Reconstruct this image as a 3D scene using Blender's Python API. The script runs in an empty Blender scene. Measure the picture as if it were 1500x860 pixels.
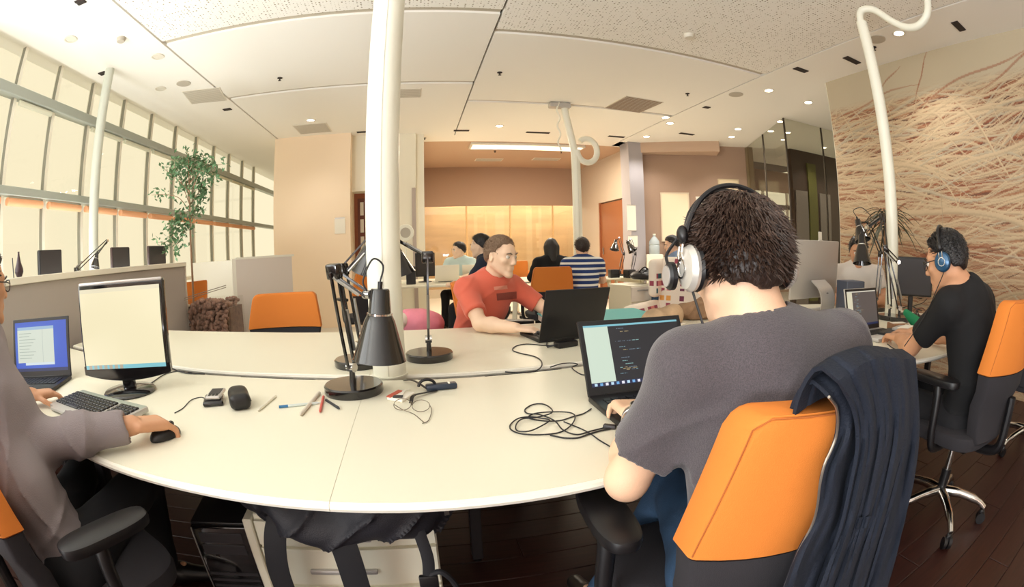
import bpy, bmesh, math, random
import numpy as np
from mathutils import Vector, Matrix, Euler

random.seed(7); rng = np.random.default_rng(7)
PI = math.pi
C = bpy.context.scene.collection

def lin(r, g, b):
    f = lambda c: (c/255/12.92) if c/255 <= .04045 else ((c/255+.055)/1.055)**2.4
    return (f(r), f(g), f(b), 1.0)

# ------------------------------------------------------------------ camera
# fisheye lens (equisolid), 1.2 m above the floor; x right, y into the room, z up
ZC = 1.2; FPX = 699.3; CX, CY = 750.0, 430.0
YAW, PITCH, ROLL = (math.radians(a) for a in (11.42, -5.53, 1.33))
def _cam_matrix():
    cy, sy, cp, sp, cr, sr = (math.cos(YAW), math.sin(YAW), math.cos(PITCH), math.sin(PITCH), math.cos(ROLL), math.sin(ROLL))
    Rz = np.array([[cy, sy, 0], [-sy, cy, 0], [0, 0, 1]])
    Rx = np.array([[1, 0, 0], [0, cp, -sp], [0, sp, cp]])
    Ry = np.array([[cr, 0, sr], [0, 1, 0], [-sr, 0, cr]])
    return Rz @ Rx @ Ry
CM = _cam_matrix()
cam_d = bpy.data.cameras.new('camera'); cam = bpy.data.objects.new('camera', cam_d); C.objects.link(cam)
cam_d.type = 'PANO'; cam_d.sensor_width = 36; cam_d.sensor_fit = 'HORIZONTAL'
try:
    cam_d.cycles.panorama_type = 'FISHEYE_EQUISOLID'; cam_d.cycles.fisheye_lens = FPX/1500*36; cam_d.cycles.fisheye_fov = PI
except Exception:
    cam_d.panorama_type = 'FISHEYE_EQUISOLID'; cam_d.fisheye_lens = FPX/1500*36; cam_d.fisheye_fov = PI
cam_d.clip_start = .02
mw = Matrix.Identity(4)
for i in range(3):
    mw[i][0] = CM[i, 0]; mw[i][1] = CM[i, 2]; mw[i][2] = -CM[i, 1]
mw[2][3] = ZC
cam.matrix_world = mw
bpy.context.scene.camera = cam

# ------------------------------------------------------------------ world, daylight, exposure
sc = bpy.context.scene
sc.view_settings.view_transform = 'Standard'; sc.view_settings.look = 'None'
sc.view_settings.exposure = .17; sc.view_settings.gamma = 1.0
w = bpy.data.worlds.new('sky'); sc.world = w; w.use_nodes = True
bg = w.node_tree.nodes['Background']; bg.inputs[0].default_value = lin(253, 240, 203); bg.inputs[1].default_value = .91
try:
    sc.cycles.max_bounces = 10; sc.cycles.diffuse_bounces = 5; sc.cycles.glossy_bounces = 4; sc.cycles.transmission_bounces = 8
    sc.cycles.transparent_max_bounces = 12; sc.cycles.caustics_reflective = False; sc.cycles.caustics_refractive = False
    sc.cycles.sample_clamp_indirect = 8.0
except Exception:
    pass

def area_light(name, loc, rot, sx, sy, watts, col):
    l = bpy.data.lights.new(name, 'AREA'); l.shape = 'RECTANGLE'; l.size = sx; l.size_y = sy
    l.energy = watts; l.color = col[:3]
    o = bpy.data.objects.new(name, l); C.objects.link(o); o.location = loc; o.rotation_euler = rot
    return o
DAY = (.955, .99, 1.0)
# daylight through the part of the window wall beside and behind the camera, as an area lamp;
# then unseen fill lamps, added to lift the ceiling and surfaces facing the camera
area_light('window_daylight', (-3.50, -.05, 2.1), (0, -PI/2, 0), 2.0, 3.7, 76, DAY)
area_light('left_ceiling_fill', (-3.48, -1.9, .9), (0, -PI*.70, 0), .9, 4.2, 330, (.93, .97, 1.0))  # added lamp aimed upward to brighten the ceiling
area_light('rear_fill', (-1.6, -4.1, 1.9), (PI*.54, 0, 0), 3.6, 2.0, 14, DAY)  # added frontal fill; the wall behind it has no window
area_light('rear_ceiling_fill', (-.6, -4.05, .9), (PI*.93, 0, 0), 5.0, .9, 150, (.90, .96, 1.0))  # added lamp behind the camera, lifts the middle of the ceiling
area_light('hidden_ceiling_fill', (-3.5, 3.35, .72), (0, -PI*.72, 0), .45, 2.7, 68, (.96, .98, .95))  # added lamp, hidden by the partition, throws light up at the ceiling

# ------------------------------------------------------------------ helpers: measuring
def ray(px, py):
    x = px-CX; y = -(py-CY); r = math.hypot(x, y)+1e-9
    th = 2*math.asin(min(1, r/FPX/2)); s = math.sin(th)/r
    return CM @ np.array([x*s, math.cos(th), y*s])
O3 = np.array([0, 0, ZC])
def atz(px, py, z): d = ray(px, py); return O3+d*((z-ZC)/d[2])
def aty(px, py, y): d = ray(px, py); return O3+d*(y/d[1])
def atx(px, py, x): d = ray(px, py); return O3+d*(x/d[0])
def atr(px, py, dist): return O3+d_norm(ray(px, py))*dist
def d_norm(v): v = np.asarray(v, float); return v/(np.linalg.norm(v)+1e-12)
V = lambda *a: np.array(a, float)

# ------------------------------------------------------------------ helpers: objects
ROOTM = {}
def setp(o, label=None, cat=None, group=None, kind=None):
    if label: o['label'] = label
    if cat: o['category'] = cat
    if group: o['group'] = group
    if kind: o['kind'] = kind
    return o
def thing(name, label, cat, loc=(0, 0, 0), rot=(0, 0, 0), group=None):
    if not hasattr(rot, '__len__'): rot = (0, 0, rot)
    o = bpy.data.objects.new(name, None); C.objects.link(o); o.empty_display_size = .05
    o.location = tuple(loc); o.rotation_euler = rot
    ROOTM[o.name] = Matrix.LocRotScale(Vector(loc), Euler(rot), None)
    return setp(o, label, cat, group)
def make_obj(name, verts, faces, m, parent=None, smooth=35, local=False):
    me = bpy.data.meshes.new(name)
    verts = np.asarray(verts, float)
    M = ROOTM.get(parent.name) if parent is not None else None
    if M is not None and not local:
        Mi = np.array(M.inverted()); verts = verts @ Mi[:3, :3].T+Mi[:3, 3]
    me.from_pydata(verts.tolist(), [], faces)
    if m is not None: me.materials.append(m)
    if smooth:
        me.polygons.foreach_set('use_smooth', [True]*len(me.polygons))
        if smooth < 180: me.set_sharp_from_angle(angle=math.radians(smooth))
    me.update()
    o = bpy.data.objects.new(name, me); C.objects.link(o)
    if parent is not None:
        o.parent = parent; ROOTM[o.name] = M if M is not None else Matrix.Identity(4)
    else: ROOTM[o.name] = Matrix.Identity(4)
    return o
def dup(o, loc=None, rot=None, parent=None, label=None, group=None):
    c = o.copy(); C.objects.link(c)
    if parent is not None: c.parent = parent
    if loc is not None: c.location = tuple(loc)
    if rot is not None: c.rotation_euler = rot if hasattr(rot, '__len__') else (0, 0, rot)
    if label: c['label'] = label
    if group: c['group'] = group
    for ch in list(o.children): dup(ch, parent=c)
    return c
def frame(fwd, up=(0, 0, 1)):
    """columns: right, fwd, up"""
    f = d_norm(fwd); r = np.cross(f, up); r = d_norm(r); u = np.cross(r, f)
    return np.stack([r, f, u], 1)
def rotz(a): c, s = math.cos(a), math.sin(a); return np.array([[c, -s, 0], [s, c, 0], [0, 0, 1.]])
def rotx(a): c, s = math.cos(a), math.sin(a); return np.array([[1., 0, 0], [0, c, -s], [0, s, c]])
def roty(a): c, s = math.cos(a), math.sin(a); return np.array([[c, 0, s], [0, 1., 0], [-s, 0, c]])
def smooth_path(pts, n=8):
    """Catmull-Rom through the points"""
    p = np.asarray(pts, float); q = np.vstack([2*p[0]-p[1], p, 2*p[-1]-p[-2]]); out = []
    for i in range(1, len(q)-2):
        for t in np.linspace(0, 1, n, endpoint=False):
            a, b, c, d = q[i-1], q[i], q[i+1], q[i+2]
            out.append(.5*((2*b)+(-a+c)*t+(2*a-5*b+4*c-d)*t*t+(-a+3*b-3*c+d)*t**3))
    out.append(p[-1]); return np.array(out)

_boxcache = {}
class MB:
    def __init__(s): s.v = []; s.f = []; s.n = 0
    def add(s, v, f):
        v = np.asarray(v, float); s.v.append(v); s.f += [tuple(i+s.n for i in q) for q in f]; s.n += len(v); return s
    def box(s, c, size, R=None, bev=0, seg=1):
        key = (tuple(np.round(size, 5)), round(bev, 5), seg)
        if key not in _boxcache:
            bm = bmesh.new(); bmesh.ops.create_cube(bm, size=1)
            for q in bm.verts: q.co = Vector((q.co.x*size[0], q.co.y*size[1], q.co.z*size[2]))
            if bev > 0: bmesh.ops.bevel(bm, geom=bm.edges[:], offset=min(bev, .49*min(size)), segments=seg, profile=.5, affect='EDGES')
            bm.verts.index_update()
            _boxcache[key] = (np.array([q.co[:] for q in bm.verts]), [tuple(q.index for q in f.verts) for f in bm.faces]); bm.free()
        v, f = _boxcache[key]
        if R is not None: v = v @ np.asarray(R).T
        return s.add(v+np.asarray(c, float), f)
    def span(s, a, b, bev=0, seg=1):
        a = np.asarray(a, float); b = np.asarray(b, float)
        return s.box((a+b)/2, np.abs(b-a), None, bev, seg)
    def beam(s, p0, p1, wdt, hgt, bev=0, up=(0, 0, 1), seg=1):
        p0 = np.asarray(p0, float); p1 = np.asarray(p1, float)
        f = p1-p0; u = np.asarray(up, float)
        if abs(np.dot(d_norm(f), d_norm(u))) > .999: u = V(0, 1, 0)
        return s.box((p0+p1)/2, (wdt, np.linalg.norm(f), hgt), frame(f, u), bev, seg)
    def tube(s, pts, r, n=8, caps=True, closed=False):
        p = np.asarray(pts, float); m = len(p)
        r = np.broadcast_to(np.asarray(r, float), (m,))
        T = np.gradient(p, axis=0) if not closed else np.roll(p, -1, 0)-np.roll(p, 1, 0)
        T /= (np.linalg.norm(T, axis=1, keepdims=True)+1e-12)
        a = V(0, 0, 1) if abs(T[0][2]) < .9 else V(1, 0, 0)
        N = d_norm(np.cross(T[0], a)); v = []
        ang = np.linspace(0, 2*PI, n, endpoint=False)
        for i in range(m):
            N = d_norm(N-T[i]*np.dot(N, T[i])); B = np.cross(T[i], N)
            v.append(p[i]+r[i]*(np.cos(ang)[:, None]*N+np.sin(ang)[:, None]*B))
        v = np.vstack(v); f = []
        for i in range(m if closed else m-1):
            for j in range(n):
                a0 = i*n+j; b0 = i*n+(j+1) % n; k = ((i+1) % m)*n
                f.append((a0, b0, k+(j+1) % n, k+j))
        if caps and not closed:
            f.append(tuple(range(n))[::-1]); f.append(tuple((m-1)*n+j for j in range(n)))
        return s.add(v, f)
    def cyl(s, p0, p1, r0, r1=None, n=20, caps=True):
        return s.tube([p0, p1], [r0, r0 if r1 is None else r1], n, caps)
    def lathe(s, prof, c=(0, 0, 0), R=None, n=28, closed=False):
        """profile of (radius, z); R turns the axis"""
        v = []; f = []; m = len(prof); ang = np.linspace(0, 2*PI, n, endpoint=False)
        for r, z in prof: v.append(np.stack([r*np.cos(ang), r*np.sin(ang), np.full(n, z)], 1))
        v = np.vstack(v)
        for i in range(m if closed else m-1):
            for j in range(n): f.append((i*n+j, i*n+(j+1) % n, ((i+1) % m)*n+(j+1) % n, ((i+1) % m)*n+j))
        if not closed:
            if prof[0][0] > 1e-6: f.append(tuple(range(n))[::-1])
            if prof[-1][0] > 1e-6: f.append(tuple((m-1)*n+j for j in range(n)))
        if R is not None: v = v @ np.asarray(R).T
        return s.add(v+np.asarray(c, float), f)
    def ball(s, c, r, R=None, n=16, m=10):
        r = np.broadcast_to(np.asarray(r, float), (3,)); v = [V(0, 0, -1)]; f = []
        for i in range(1, m):
            t = -PI/2+PI*i/m
            for j in range(n): a = 2*PI*j/n; v.append(V(math.cos(t)*math.cos(a), math.cos(t)*math.sin(a), math.sin(t)))
        v.append(V(0, 0, 1)); v = np.array(v)*r
        for j in range(n): f.append((0, 1+(j+1) % n, 1+j))
        for i in range(m-2):
            for j in range(n): a = 1+i*n; f.append((a+j, a+(j+1) % n, a+n+(j+1) % n, a+n+j))
        l = len(v)-1
        for j in range(n): f.append((1+(m-2)*n+j, 1+(m-2)*n+(j+1) % n, l))
        if R is not None: v = v @ np.asarray(R).T
        return s.add(v+np.asarray(c, float), f)
    def prism(s, poly, z0, z1, bev=0):
        """2D polygon (counter-clockwise) extruded from z0 to z1"""
        p = np.asarray(poly, float); n = len(p)
        v = np.vstack([np.c_[p, np.full(n, z0)], np.c_[p, np.full(n, z1)]])
        f = [tuple(range(n))[::-1], tuple(range(n, 2*n))]+[(i, (i+1) % n, n+(i+1) % n, n+i) for i in range(n)]
        return s.add(v, f)
    def prism_in(s, poly, o, ex, ey, ez, t):
        """polygon in the plane (o, ex, ey), extruded t along ez"""
        p = np.asarray(poly, float); n = len(p); o = np.asarray(o, float)
        b = o+p[:, :1]*np.asarray(ex)+p[:, 1:2]*np.asarray(ey)
        v = np.vstack([b, b+np.asarray(ez)*t])
        f = [tuple(range(n))[::-1], tuple(range(n, 2*n))]+[(i, (i+1) % n, n+(i+1) % n, n+i) for i in range(n)]
        return s.add(v, f)
    def quad(s, a, b, c, d): return s.add([a, b, c, d], [(0, 1, 2, 3)])
    def sheet(s, G, t):
        """grid of points (m,n,3) thickened by t along its normals"""
        G = np.asarray(G, float); m, n = G.shape[:2]
        du = np.gradient(G, axis=0); dv = np.gradient(G, axis=1); N = np.cross(du, dv)
        N /= (np.linalg.norm(N, axis=2, keepdims=True)+1e-12)
        A = (G+N*t/2).reshape(-1, 3); B = (G-N*t/2).reshape(-1, 3); k = m*n; f = []
        for i in range(m-1):
            for j in range(n-1):
                a = i*n+j; f.append((a, a+n, a+n+1, a+1)); f.append((k+a, k+a+1, k+a+n+1, k+a+n))
        for i in range(m-1):
            a = i*n; f.append((a, k+a, k+a+n, a+n)); a = i*n+n-1; f.append((a, a+n, k+a+n, k+a))
        for j in range(n-1):
            a = j; f.append((a, a+1, k+a+1, k+a)); a = (m-1)*n+j; f.append((a, k+a, k+a+1, a+1))
        return s.add(np.vstack([A, B]), f)
    def build(s, name, m, parent=None, smooth=35, local=False, **kw):
        o = make_obj(name, np.vstack(s.v), s.f, m, parent, smooth, local)
        return setp(o, **kw)

# ------------------------------------------------------------------ helpers: organic bodies as smooth blended volumes
class Field:
    def __init__(s, lo, hi, h):
        s.h = h; s.lo = np.asarray(lo, float); s.n = np.ceil((np.asarray(hi)-s.lo)/h).astype(int)+1
        s.F = np.full(s.n, .5, np.float32)
    def sl(s, lo, hi):
        a = np.clip(np.floor((np.asarray(lo)-s.lo)/s.h).astype(int), 0, s.n); b = np.clip(np.ceil((np.asarray(hi)-s.lo)/s.h).astype(int)+1, 0, s.n)
        if np.any(b <= a): return None, None
        ax = [(s.lo[i]+s.h*np.arange(a[i], b[i])).astype(np.float32) for i in range(3)]
        return tuple(slice(a[i], b[i]) for i in range(3)), np.meshgrid(*ax, indexing='ij', sparse=True)
    def put(s, q, d, k, sub=False):
        f = s.F[q]
        if sub: f, d = -f, d
        if k > 0:
            hh = np.maximum(k-np.abs(f-d), 0)/k; r = np.minimum(f, d)-hh*hh*k*.25
        else: r = np.minimum(f, d)
        s.F[q] = -r if sub else r
        return s
    def cap(s, a, b, ra, rb=None, k=.02, sub=False):
        a = np.asarray(a, float); b = np.asarray(b, float); rb = ra if rb is None else rb
        m = max(ra, rb)+k+3*s.h
        q, X = s.sl(np.minimum(a, b)-m, np.maximum(a, b)+m)
        if q is None: return s
        ba = b-a; L = float(ba @ ba)+1e-12; p = [X[i]-np.float32(a[i]) for i in range(3)]
        t = np.clip((p[0]*ba[0]+p[1]*ba[1]+p[2]*ba[2])/L, 0, 1)
        d = np.sqrt((p[0]-ba[0]*t)**2+(p[1]-ba[1]*t)**2+(p[2]-ba[2]*t)**2)-(ra+(rb-ra)*t)
        return s.put(q, d.astype(np.float32), k, sub)
    def limb(s, pts, rad, k=.02):
        for i in range(len(pts)-1): s.cap(pts[i], pts[i+1], rad[i], rad[i+1], k)
        return s
    def ell(s, c, r, R=None, k=.02, sub=False):
        c = np.asarray(c, float); r = np.broadcast_to(np.asarray(r, float), (3,)); m = r.max()+k+3*s.h
        q, X = s.sl(c-m, c+m)
        if q is None: return s
        p = [X[i]-np.float32(c[i]) for i in range(3)]
        if R is not None: p = [sum(p[i]*R[i][j] for i in range(3)) for j in range(3)]
        k0 = np.sqrt((p[0]/r[0])**2+(p[1]/r[1])**2+(p[2]/r[2])**2)
        k1 = np.sqrt((p[0]/r[0]**2)**2+(p[1]/r[1]**2)**2+(p[2]/r[2]**2)**2)+1e-9
        return s.put(q, (k0*(k0-1)/k1).astype(np.float32), k, sub)
    def rbox(s, c, half, rd, R=None, k=.01, sub=False):
        c = np.asarray(c, float); half = np.asarray(half, float); m = np.linalg.norm(half)+k+3*s.h
        q, X = s.sl(c-m, c+m)
        if q is None: return s
        p = [X[i]-np.float32(c[i]) for i in range(3)]
        if R is not None: p = [sum(p[i]*R[i][j] for i in range(3)) for j in range(3)]
        e = [np.abs(p[i])-(half[i]-rd) for i in range(3)]
        d = np.sqrt(np.maximum(e[0], 0)**2+np.maximum(e[1], 0)**2+np.maximum(e[2], 0)**2)+np.minimum(np.maximum(e[0], np.maximum(e[1], e[2])), 0)-rd
        return s.put(q, d.astype(np.float32), k, sub)
    def trunk(s, pts, side, W, D, k=.05, grow=0):
        """elliptic sections (half width W along side, half depth D) strung along a spine"""
        side = np.asarray(side, float)
        for i in range(len(pts)-1):
            a = np.asarray(pts[i], float); b = np.asarray(pts[i+1], float); ba = b-a; L = np.linalg.norm(ba); u = ba/L
            x = d_norm(side-u*np.dot(side, u)); y = np.cross(u, x); m = max(W[i], W[i+1])+grow+k+3*s.h
            q, X = s.sl(np.minimum(a, b)-m, np.maximum(a, b)+m)
            if q is None: continue
            p = [X[j]-np.float32(a[j]) for j in range(3)]
            dt = lambda n: p[0]*n[0]+p[1]*n[1]+p[2]*n[2]
            z = dt(u); t = np.clip(z/L, 0, 1); o = z-t*L
            wx = W[i]+grow+(W[i+1]-W[i])*t; dy = D[i]+grow+(D[i+1]-D[i])*t; mn = np.minimum(wx, dy)
            d = (np.sqrt((dt(x)/wx)**2+(dt(y)/dy)**2+(o/mn)**2)-1)*mn
            s.put(q, d.astype(np.float32), k)
        return s
    def cut(s, p, n):
        """remove what lies on the side n points to"""
        n = d_norm(n); X = np.meshgrid(*[(s.lo[i]+s.h*np.arange(s.n[i])).astype(np.float32) for i in range(3)], indexing='ij', sparse=True)
        d = sum((X[i]-np.float32(p[i]))*np.float32(n[i]) for i in range(3))
        s.F = np.maximum(s.F, d).astype(np.float32); return s
    def disp(s, fn):
        X = np.meshgrid(*[(s.lo[i]+s.h*np.arange(s.n[i])).astype(np.float32) for i in range(3)], indexing='ij', sparse=True)
        s.F = (s.F+fn(*X)).astype(np.float32); return s
    def mesh(s, relax=1):
        F = s.F.copy()
        for ax in range(3):
            for e in (0, -1):
                ix = [slice(None)]*3; ix[ax] = e; F[tuple(ix)] = np.maximum(F[tuple(ix)], s.h)
        S = F < 0; n = np.array(F.shape)
        cnt = np.zeros(n-1, np.int8); vs = np.zeros(tuple(n-1)+(3,), np.float32)
        mixed = np.zeros(n-1, bool)
        cs = [(i, j, k) for i in (0, 1) for j in (0, 1) for k in (0, 1)]
        cut = lambda A, o: A[o[0]:n[0]-1+o[0], o[1]:n[1]-1+o[1], o[2]:n[2]-1+o[2]]
        acc = np.zeros(n-1, np.int8)
        for o in cs: acc += cut(S, o)
        mixed = (acc > 0) & (acc < 8); idx = np.argwhere(mixed)
        if len(idx) == 0: return np.zeros((0, 3)), []
        val = np.stack([F[idx[:, 0]+o[0], idx[:, 1]+o[1], idx[:, 2]+o[2]] for o in cs], 1)
        P = np.zeros((len(idx), 3)); N = np.zeros(len(idx))
        for a in range(8):
            for b in range(a+1, 8):
                if sum(abs(cs[a][i]-cs[b][i]) for i in range(3)) != 1: continue
                m = (val[:, a] < 0) != (val[:, b] < 0); t = np.where(m, val[:, a]/(val[:, a]-val[:, b]+1e-12), 0)
                pa = np.array(cs[a], float); pb = np.array(cs[b], float)
                P += m[:, None]*(pa+(pb-pa)*t[:, None]); N += m
        P = P/np.maximum(N, 1)[:, None]+idx
        ids = -np.ones(n-1, np.int64); ids[mixed] = np.arange(len(idx))
        faces = []
        for ax in range(3):
            o1, o2 = [(1, 2), (2, 0), (0, 1)][ax]
            a = [slice(1, -1)]*3; a[ax] = slice(0, -1); b = [slice(1, -1)]*3; b[ax] = slice(1, None)
            A = S[tuple(a)]; B = S[tuple(b)]; e = np.argwhere(A != B)
            if len(e) == 0: continue
            flip = A[e[:, 0], e[:, 1], e[:, 2]]
            base = e+1; base[:, ax] -= 1
            def at(d1, d2):
                q = base.copy(); q[:, o1] += d1; q[:, o2] += d2; return ids[q[:, 0], q[:, 1], q[:, 2]]
            Q = np.stack([at(-1, -1), at(0, -1), at(0, 0), at(-1, 0)], 1)
            Q[~flip] = Q[~flip][:, ::-1]; faces.append(Q)
        Fc = np.vstack(faces)
        Vt = P*s.h+s.lo
        for _ in range(relax):
            acc = np.zeros_like(Vt); c = np.zeros(len(Vt))
            for i in range(4):
                np.add.at(acc, Fc[:, i], Vt[Fc[:, (i+1) % 4]]); np.add.at(c, Fc[:, i], 1)
                np.add.at(acc, Fc[:, i], Vt[Fc[:, (i+3) % 4]]); np.add.at(c, Fc[:, i], 1)
            Vt = .5*Vt+.5*acc/np.maximum(c, 1)[:, None]
        return Vt, Fc.tolist()
    def build(s, name, m, parent=None, relax=1, **kw):
        v, f = s.mesh(relax)
        if len(v) == 0: return None
        o = make_obj(name, v, f, m, parent, 180)
        return setp(o, **kw)

# ------------------------------------------------------------------ helpers: materials
def mat(name, col, rough=.5, metal=0, bump=0, bscale=40, var=0, vscale=6, emit=None, estr=1, coat=0, spec=.5, trans=0, alpha=1, stretch=None, sheen=0):
    m = bpy.data.materials.new(name); m.use_nodes = True; nt = m.node_tree; b = nt.nodes['Principled BSDF']
    c = col if len(col) == 4 else lin(*col)
    b.inputs['Base Color'].default_value = c; b.inputs['Roughness'].default_value = rough; b.inputs['Metallic'].default_value = metal
    b.inputs['Specular IOR Level'].default_value = spec
    if coat: b.inputs['Coat Weight'].default_value = coat; b.inputs['Coat Roughness'].default_value = .08
    if sheen: b.inputs['Sheen Weight'].default_value = sheen
    if trans: b.inputs['Transmission Weight'].default_value = trans
    if alpha < 1: b.inputs['Alpha'].default_value = alpha
    if emit is not None:
        b.inputs['Emission Color'].default_value = emit if len(emit) == 4 else lin(*emit); b.inputs['Emission Strength'].default_value = estr
    if bump or var:
        tc = nt.nodes.new('ShaderNodeTexCoord'); src = tc.outputs['Object']
        if stretch:
            mp = nt.nodes.new('ShaderNodeMapping'); mp.inputs['Scale'].default_value = stretch; nt.links.new(src, mp.inputs[0]); src = mp.outputs[0]
    if bump:
        n = nt.nodes.new('ShaderNodeTexNoise'); n.inputs['Scale'].default_value = bscale; n.inputs['Detail'].default_value = 3
        bp = nt.nodes.new('ShaderNodeBump'); bp.inputs['Strength'].default_value = bump; bp.inputs['Distance'].default_value = .01
        nt.links.new(src, n.inputs['Vector']); nt.links.new(n.outputs[0], bp.inputs['Height']); nt.links.new(bp.outputs[0], b.inputs['Normal'])
    if var:
        n2 = nt.nodes.new('ShaderNodeTexNoise'); n2.inputs['Scale'].default_value = vscale; n2.inputs['Detail'].default_value = 4
        r = nt.nodes.new('ShaderNodeValToRGB')
        r.color_ramp.elements[0].position = .3; r.color_ramp.elements[1].position = .7
        r.color_ramp.elements[0].color = tuple(x*(1-var) for x in c[:3])+(1,); r.color_ramp.elements[1].color = tuple(min(1, x*(1+var)) for x in c[:3])+(1,)
        nt.links.new(src, n2.inputs['Vector']); nt.links.new(n2.outputs[0], r.inputs[0]); nt.links.new(r.outputs[0], b.inputs['Base Color'])
    return m
def attr_mat(name, rough=.6, emit=0, attr='paint'):
    """colour comes from the colours painted on the mesh's own points"""
    m = bpy.data.materials.new(name); m.use_nodes = True; nt = m.node_tree; b = nt.nodes['Principled BSDF']
    a = nt.nodes.new('ShaderNodeAttribute'); a.attribute_name = attr
    nt.links.new(a.outputs['Color'], b.inputs['Base Color']); b.inputs['Roughness'].default_value = rough
    if emit:
        nt.links.new(a.outputs['Color'], b.inputs['Emission Color']); b.inputs['Emission Strength'].default_value = emit
        b.inputs['Base Color'].default_value = (0.01, .01, .01, 1); nt.links.remove(b.inputs['Base Color'].links[0])
        b.inputs['Roughness'].default_value = .3
    return m
def painted_panel(name, img, o, ex, ey, m, parent=None, **kw):
    """a flat print: an array of colours (rows top to bottom, linear RGB) on a grid; each cell a face. o = lower left"""
    H, W = img.shape[:2]; o = np.asarray(o, float); ex = np.asarray(ex, float); ey = np.asarray(ey, float)
    u = np.linspace(0, 1, W+1); v = np.linspace(0, 1, H+1); U, Vv = np.meshgrid(u, v)
    P = o+U[..., None]*ex+Vv[..., None]*ey; P = P.reshape(-1, 3)
    i = np.arange(H)[:, None]*(W+1)+np.arange(W)[None]; Fq = np.stack([i, i+1, i+W+2, i+W+1], -1).reshape(-1, 4)
    ob = make_obj(name, P, Fq.tolist(), m, parent, 0)
    col = img[::-1].reshape(-1, 3); a = ob.data.color_attributes.new('paint', 'FLOAT_COLOR', 'CORNER')
    cc = np.ones((len(col), 4, 4), np.float32); cc[:, :, :3] = col[:, None, :]
    a.data.foreach_set('color', cc.ravel())
    return setp(ob, **kw)
# ------------------------------------------------------------------ materials of the room
M = {}
M['ceiling'] = mat('ceiling_plaster', (248, 245, 238), .9)
M['ceil_dark'] = mat('shadow_gap', (40, 34, 30), .9)
M['groove'] = mat('ceiling_groove', (196, 186, 168), .9)
M['taupe'] = mat('taupe_wall', (170, 142, 122), .85)
M['taupe_ceil'] = mat('taupe_ceiling', (196, 166, 142), .85)
M['orange_wall'] = mat('apricot_wall', (251, 228, 200), .8)
M['white_wall'] = mat('white_wall', (240, 234, 216), .85)
M['grey_col'] = mat('blue_grey_column', (170, 164, 168), .8)
M['brown_dark'] = mat('dark_brown_wall', (72, 54, 44), .5)
M['door'] = mat('orange_veneer', (156, 96, 60), .45)
M['alu'] = mat('painted_frame', (248, 244, 230), .45)
M['gasket'] = mat('gasket', (150, 150, 138), .7)
M['alu_dark'] = mat('transom_grey', (172, 178, 170), .45)
M['blind'] = mat('orange_blind', (250, 186, 142), .7)
M['blind_pale'] = mat('pale_blind', (226, 226, 206), .7)
M['white'] = mat('white_laminate', (234, 229, 209), .38, spec=.4)
M['white_edge'] = mat('white_edge_band', (240, 235, 222), .45)
M['partition'] = mat('partition_fabric', (176, 168, 162), .9, bump=.15, bscale=300)
M['partition_far'] = mat('partition_fabric_far', (220, 210, 200), .9, bump=.15, bscale=300)
M['part_cap'] = mat('partition_cap', (240, 236, 222), .5)
M['pole'] = mat('pole_white', (240, 238, 222), .35)
M['black'] = mat('black_plastic', (22, 20, 22), .4)
M['black_gloss'] = mat('black_gloss', (16, 14, 16), .1, coat=.6)
M['black_lamp'] = mat('black_lamp_enamel', (24, 20, 20), .18, coat=.7)
M['dark_grey'] = mat('dark_grey_plastic', (48, 45, 48), .5)
M['chrome'] = mat('chrome', (215, 212, 208), .15, 1)
M['steel'] = mat('brushed_steel', (170, 168, 165), .35, 1)
M['silver'] = mat('silver_aluminium', (196, 192, 188), .4, .5)
M['orange'] = mat('orange_fabric', (218, 126, 47), .85, bump=.12, bscale=500)
M['orange_seam'] = mat('orange_seam', (176, 96, 40), .9)
M['chair_black'] = mat('chair_black_fabric', (44, 41, 45), .9, bump=.2, bscale=500)
M['cable'] = mat('cable_black', (26, 26, 30), .45)
M['cable_white'] = mat('cable_white', (232, 228, 218), .45)
M['paper'] = mat('paper', (244, 238, 224), .8)
M['lit'] = mat('lit_lamp', (255, 240, 205), .5, emit=(1, .88, .66, 1), estr=14)
M['pebble'] = mat('brown_pebble', (150, 116, 100), .7, var=.3, vscale=14)
M['leaf'] = mat('olive_leaf', (96, 132, 92), .55)
M['leaf_dark'] = mat('palm_leaf', (62, 66, 44), .5)
M['bark'] = mat('bark', (150, 118, 92), .9)
M['teal'] = mat('teal_cover', (110, 196, 196), .6)
def glass_mat(name, tint, rough=0, refl=.02):
    m = bpy.data.materials.new(name); m.use_nodes = True; nt = m.node_tree; nt.nodes.remove(nt.nodes['Principled BSDF'])
    t = nt.nodes.new('ShaderNodeBsdfTransparent'); t.inputs[0].default_value = tint
    g = nt.nodes.new('ShaderNodeBsdfGlossy'); g.inputs['Roughness'].default_value = rough
    lw = nt.nodes.new('ShaderNodeLayerWeight'); lw.inputs[0].default_value = .5
    pw = nt.nodes.new('ShaderNodeMath'); pw.operation = 'POWER'; pw.inputs[1].default_value = 5; nt.links.new(lw.outputs['Facing'], pw.inputs[0])
    fr = nt.nodes.new('ShaderNodeMath'); fr.operation = 'MULTIPLY_ADD'; fr.inputs[1].default_value = .5; fr.inputs[2].default_value = refl; nt.links.new(pw.outputs[0], fr.inputs[0])
    mx = nt.nodes.new('ShaderNodeMixShader'); nt.links.new(fr.outputs[0], mx.inputs[0]); nt.links.new(t.outputs[0], mx.inputs[1]); nt.links.new(g.outputs[0], mx.inputs[2])
    nt.links.new(mx.outputs[0], nt.nodes['Material Output'].inputs[0]); return m
M['glass'] = glass_mat('window_glass', (.99, .99, .985, 1))
M['glass_in'] = glass_mat('partition_glass', (.86, .86, .82, 1), 0, .06)

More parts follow.
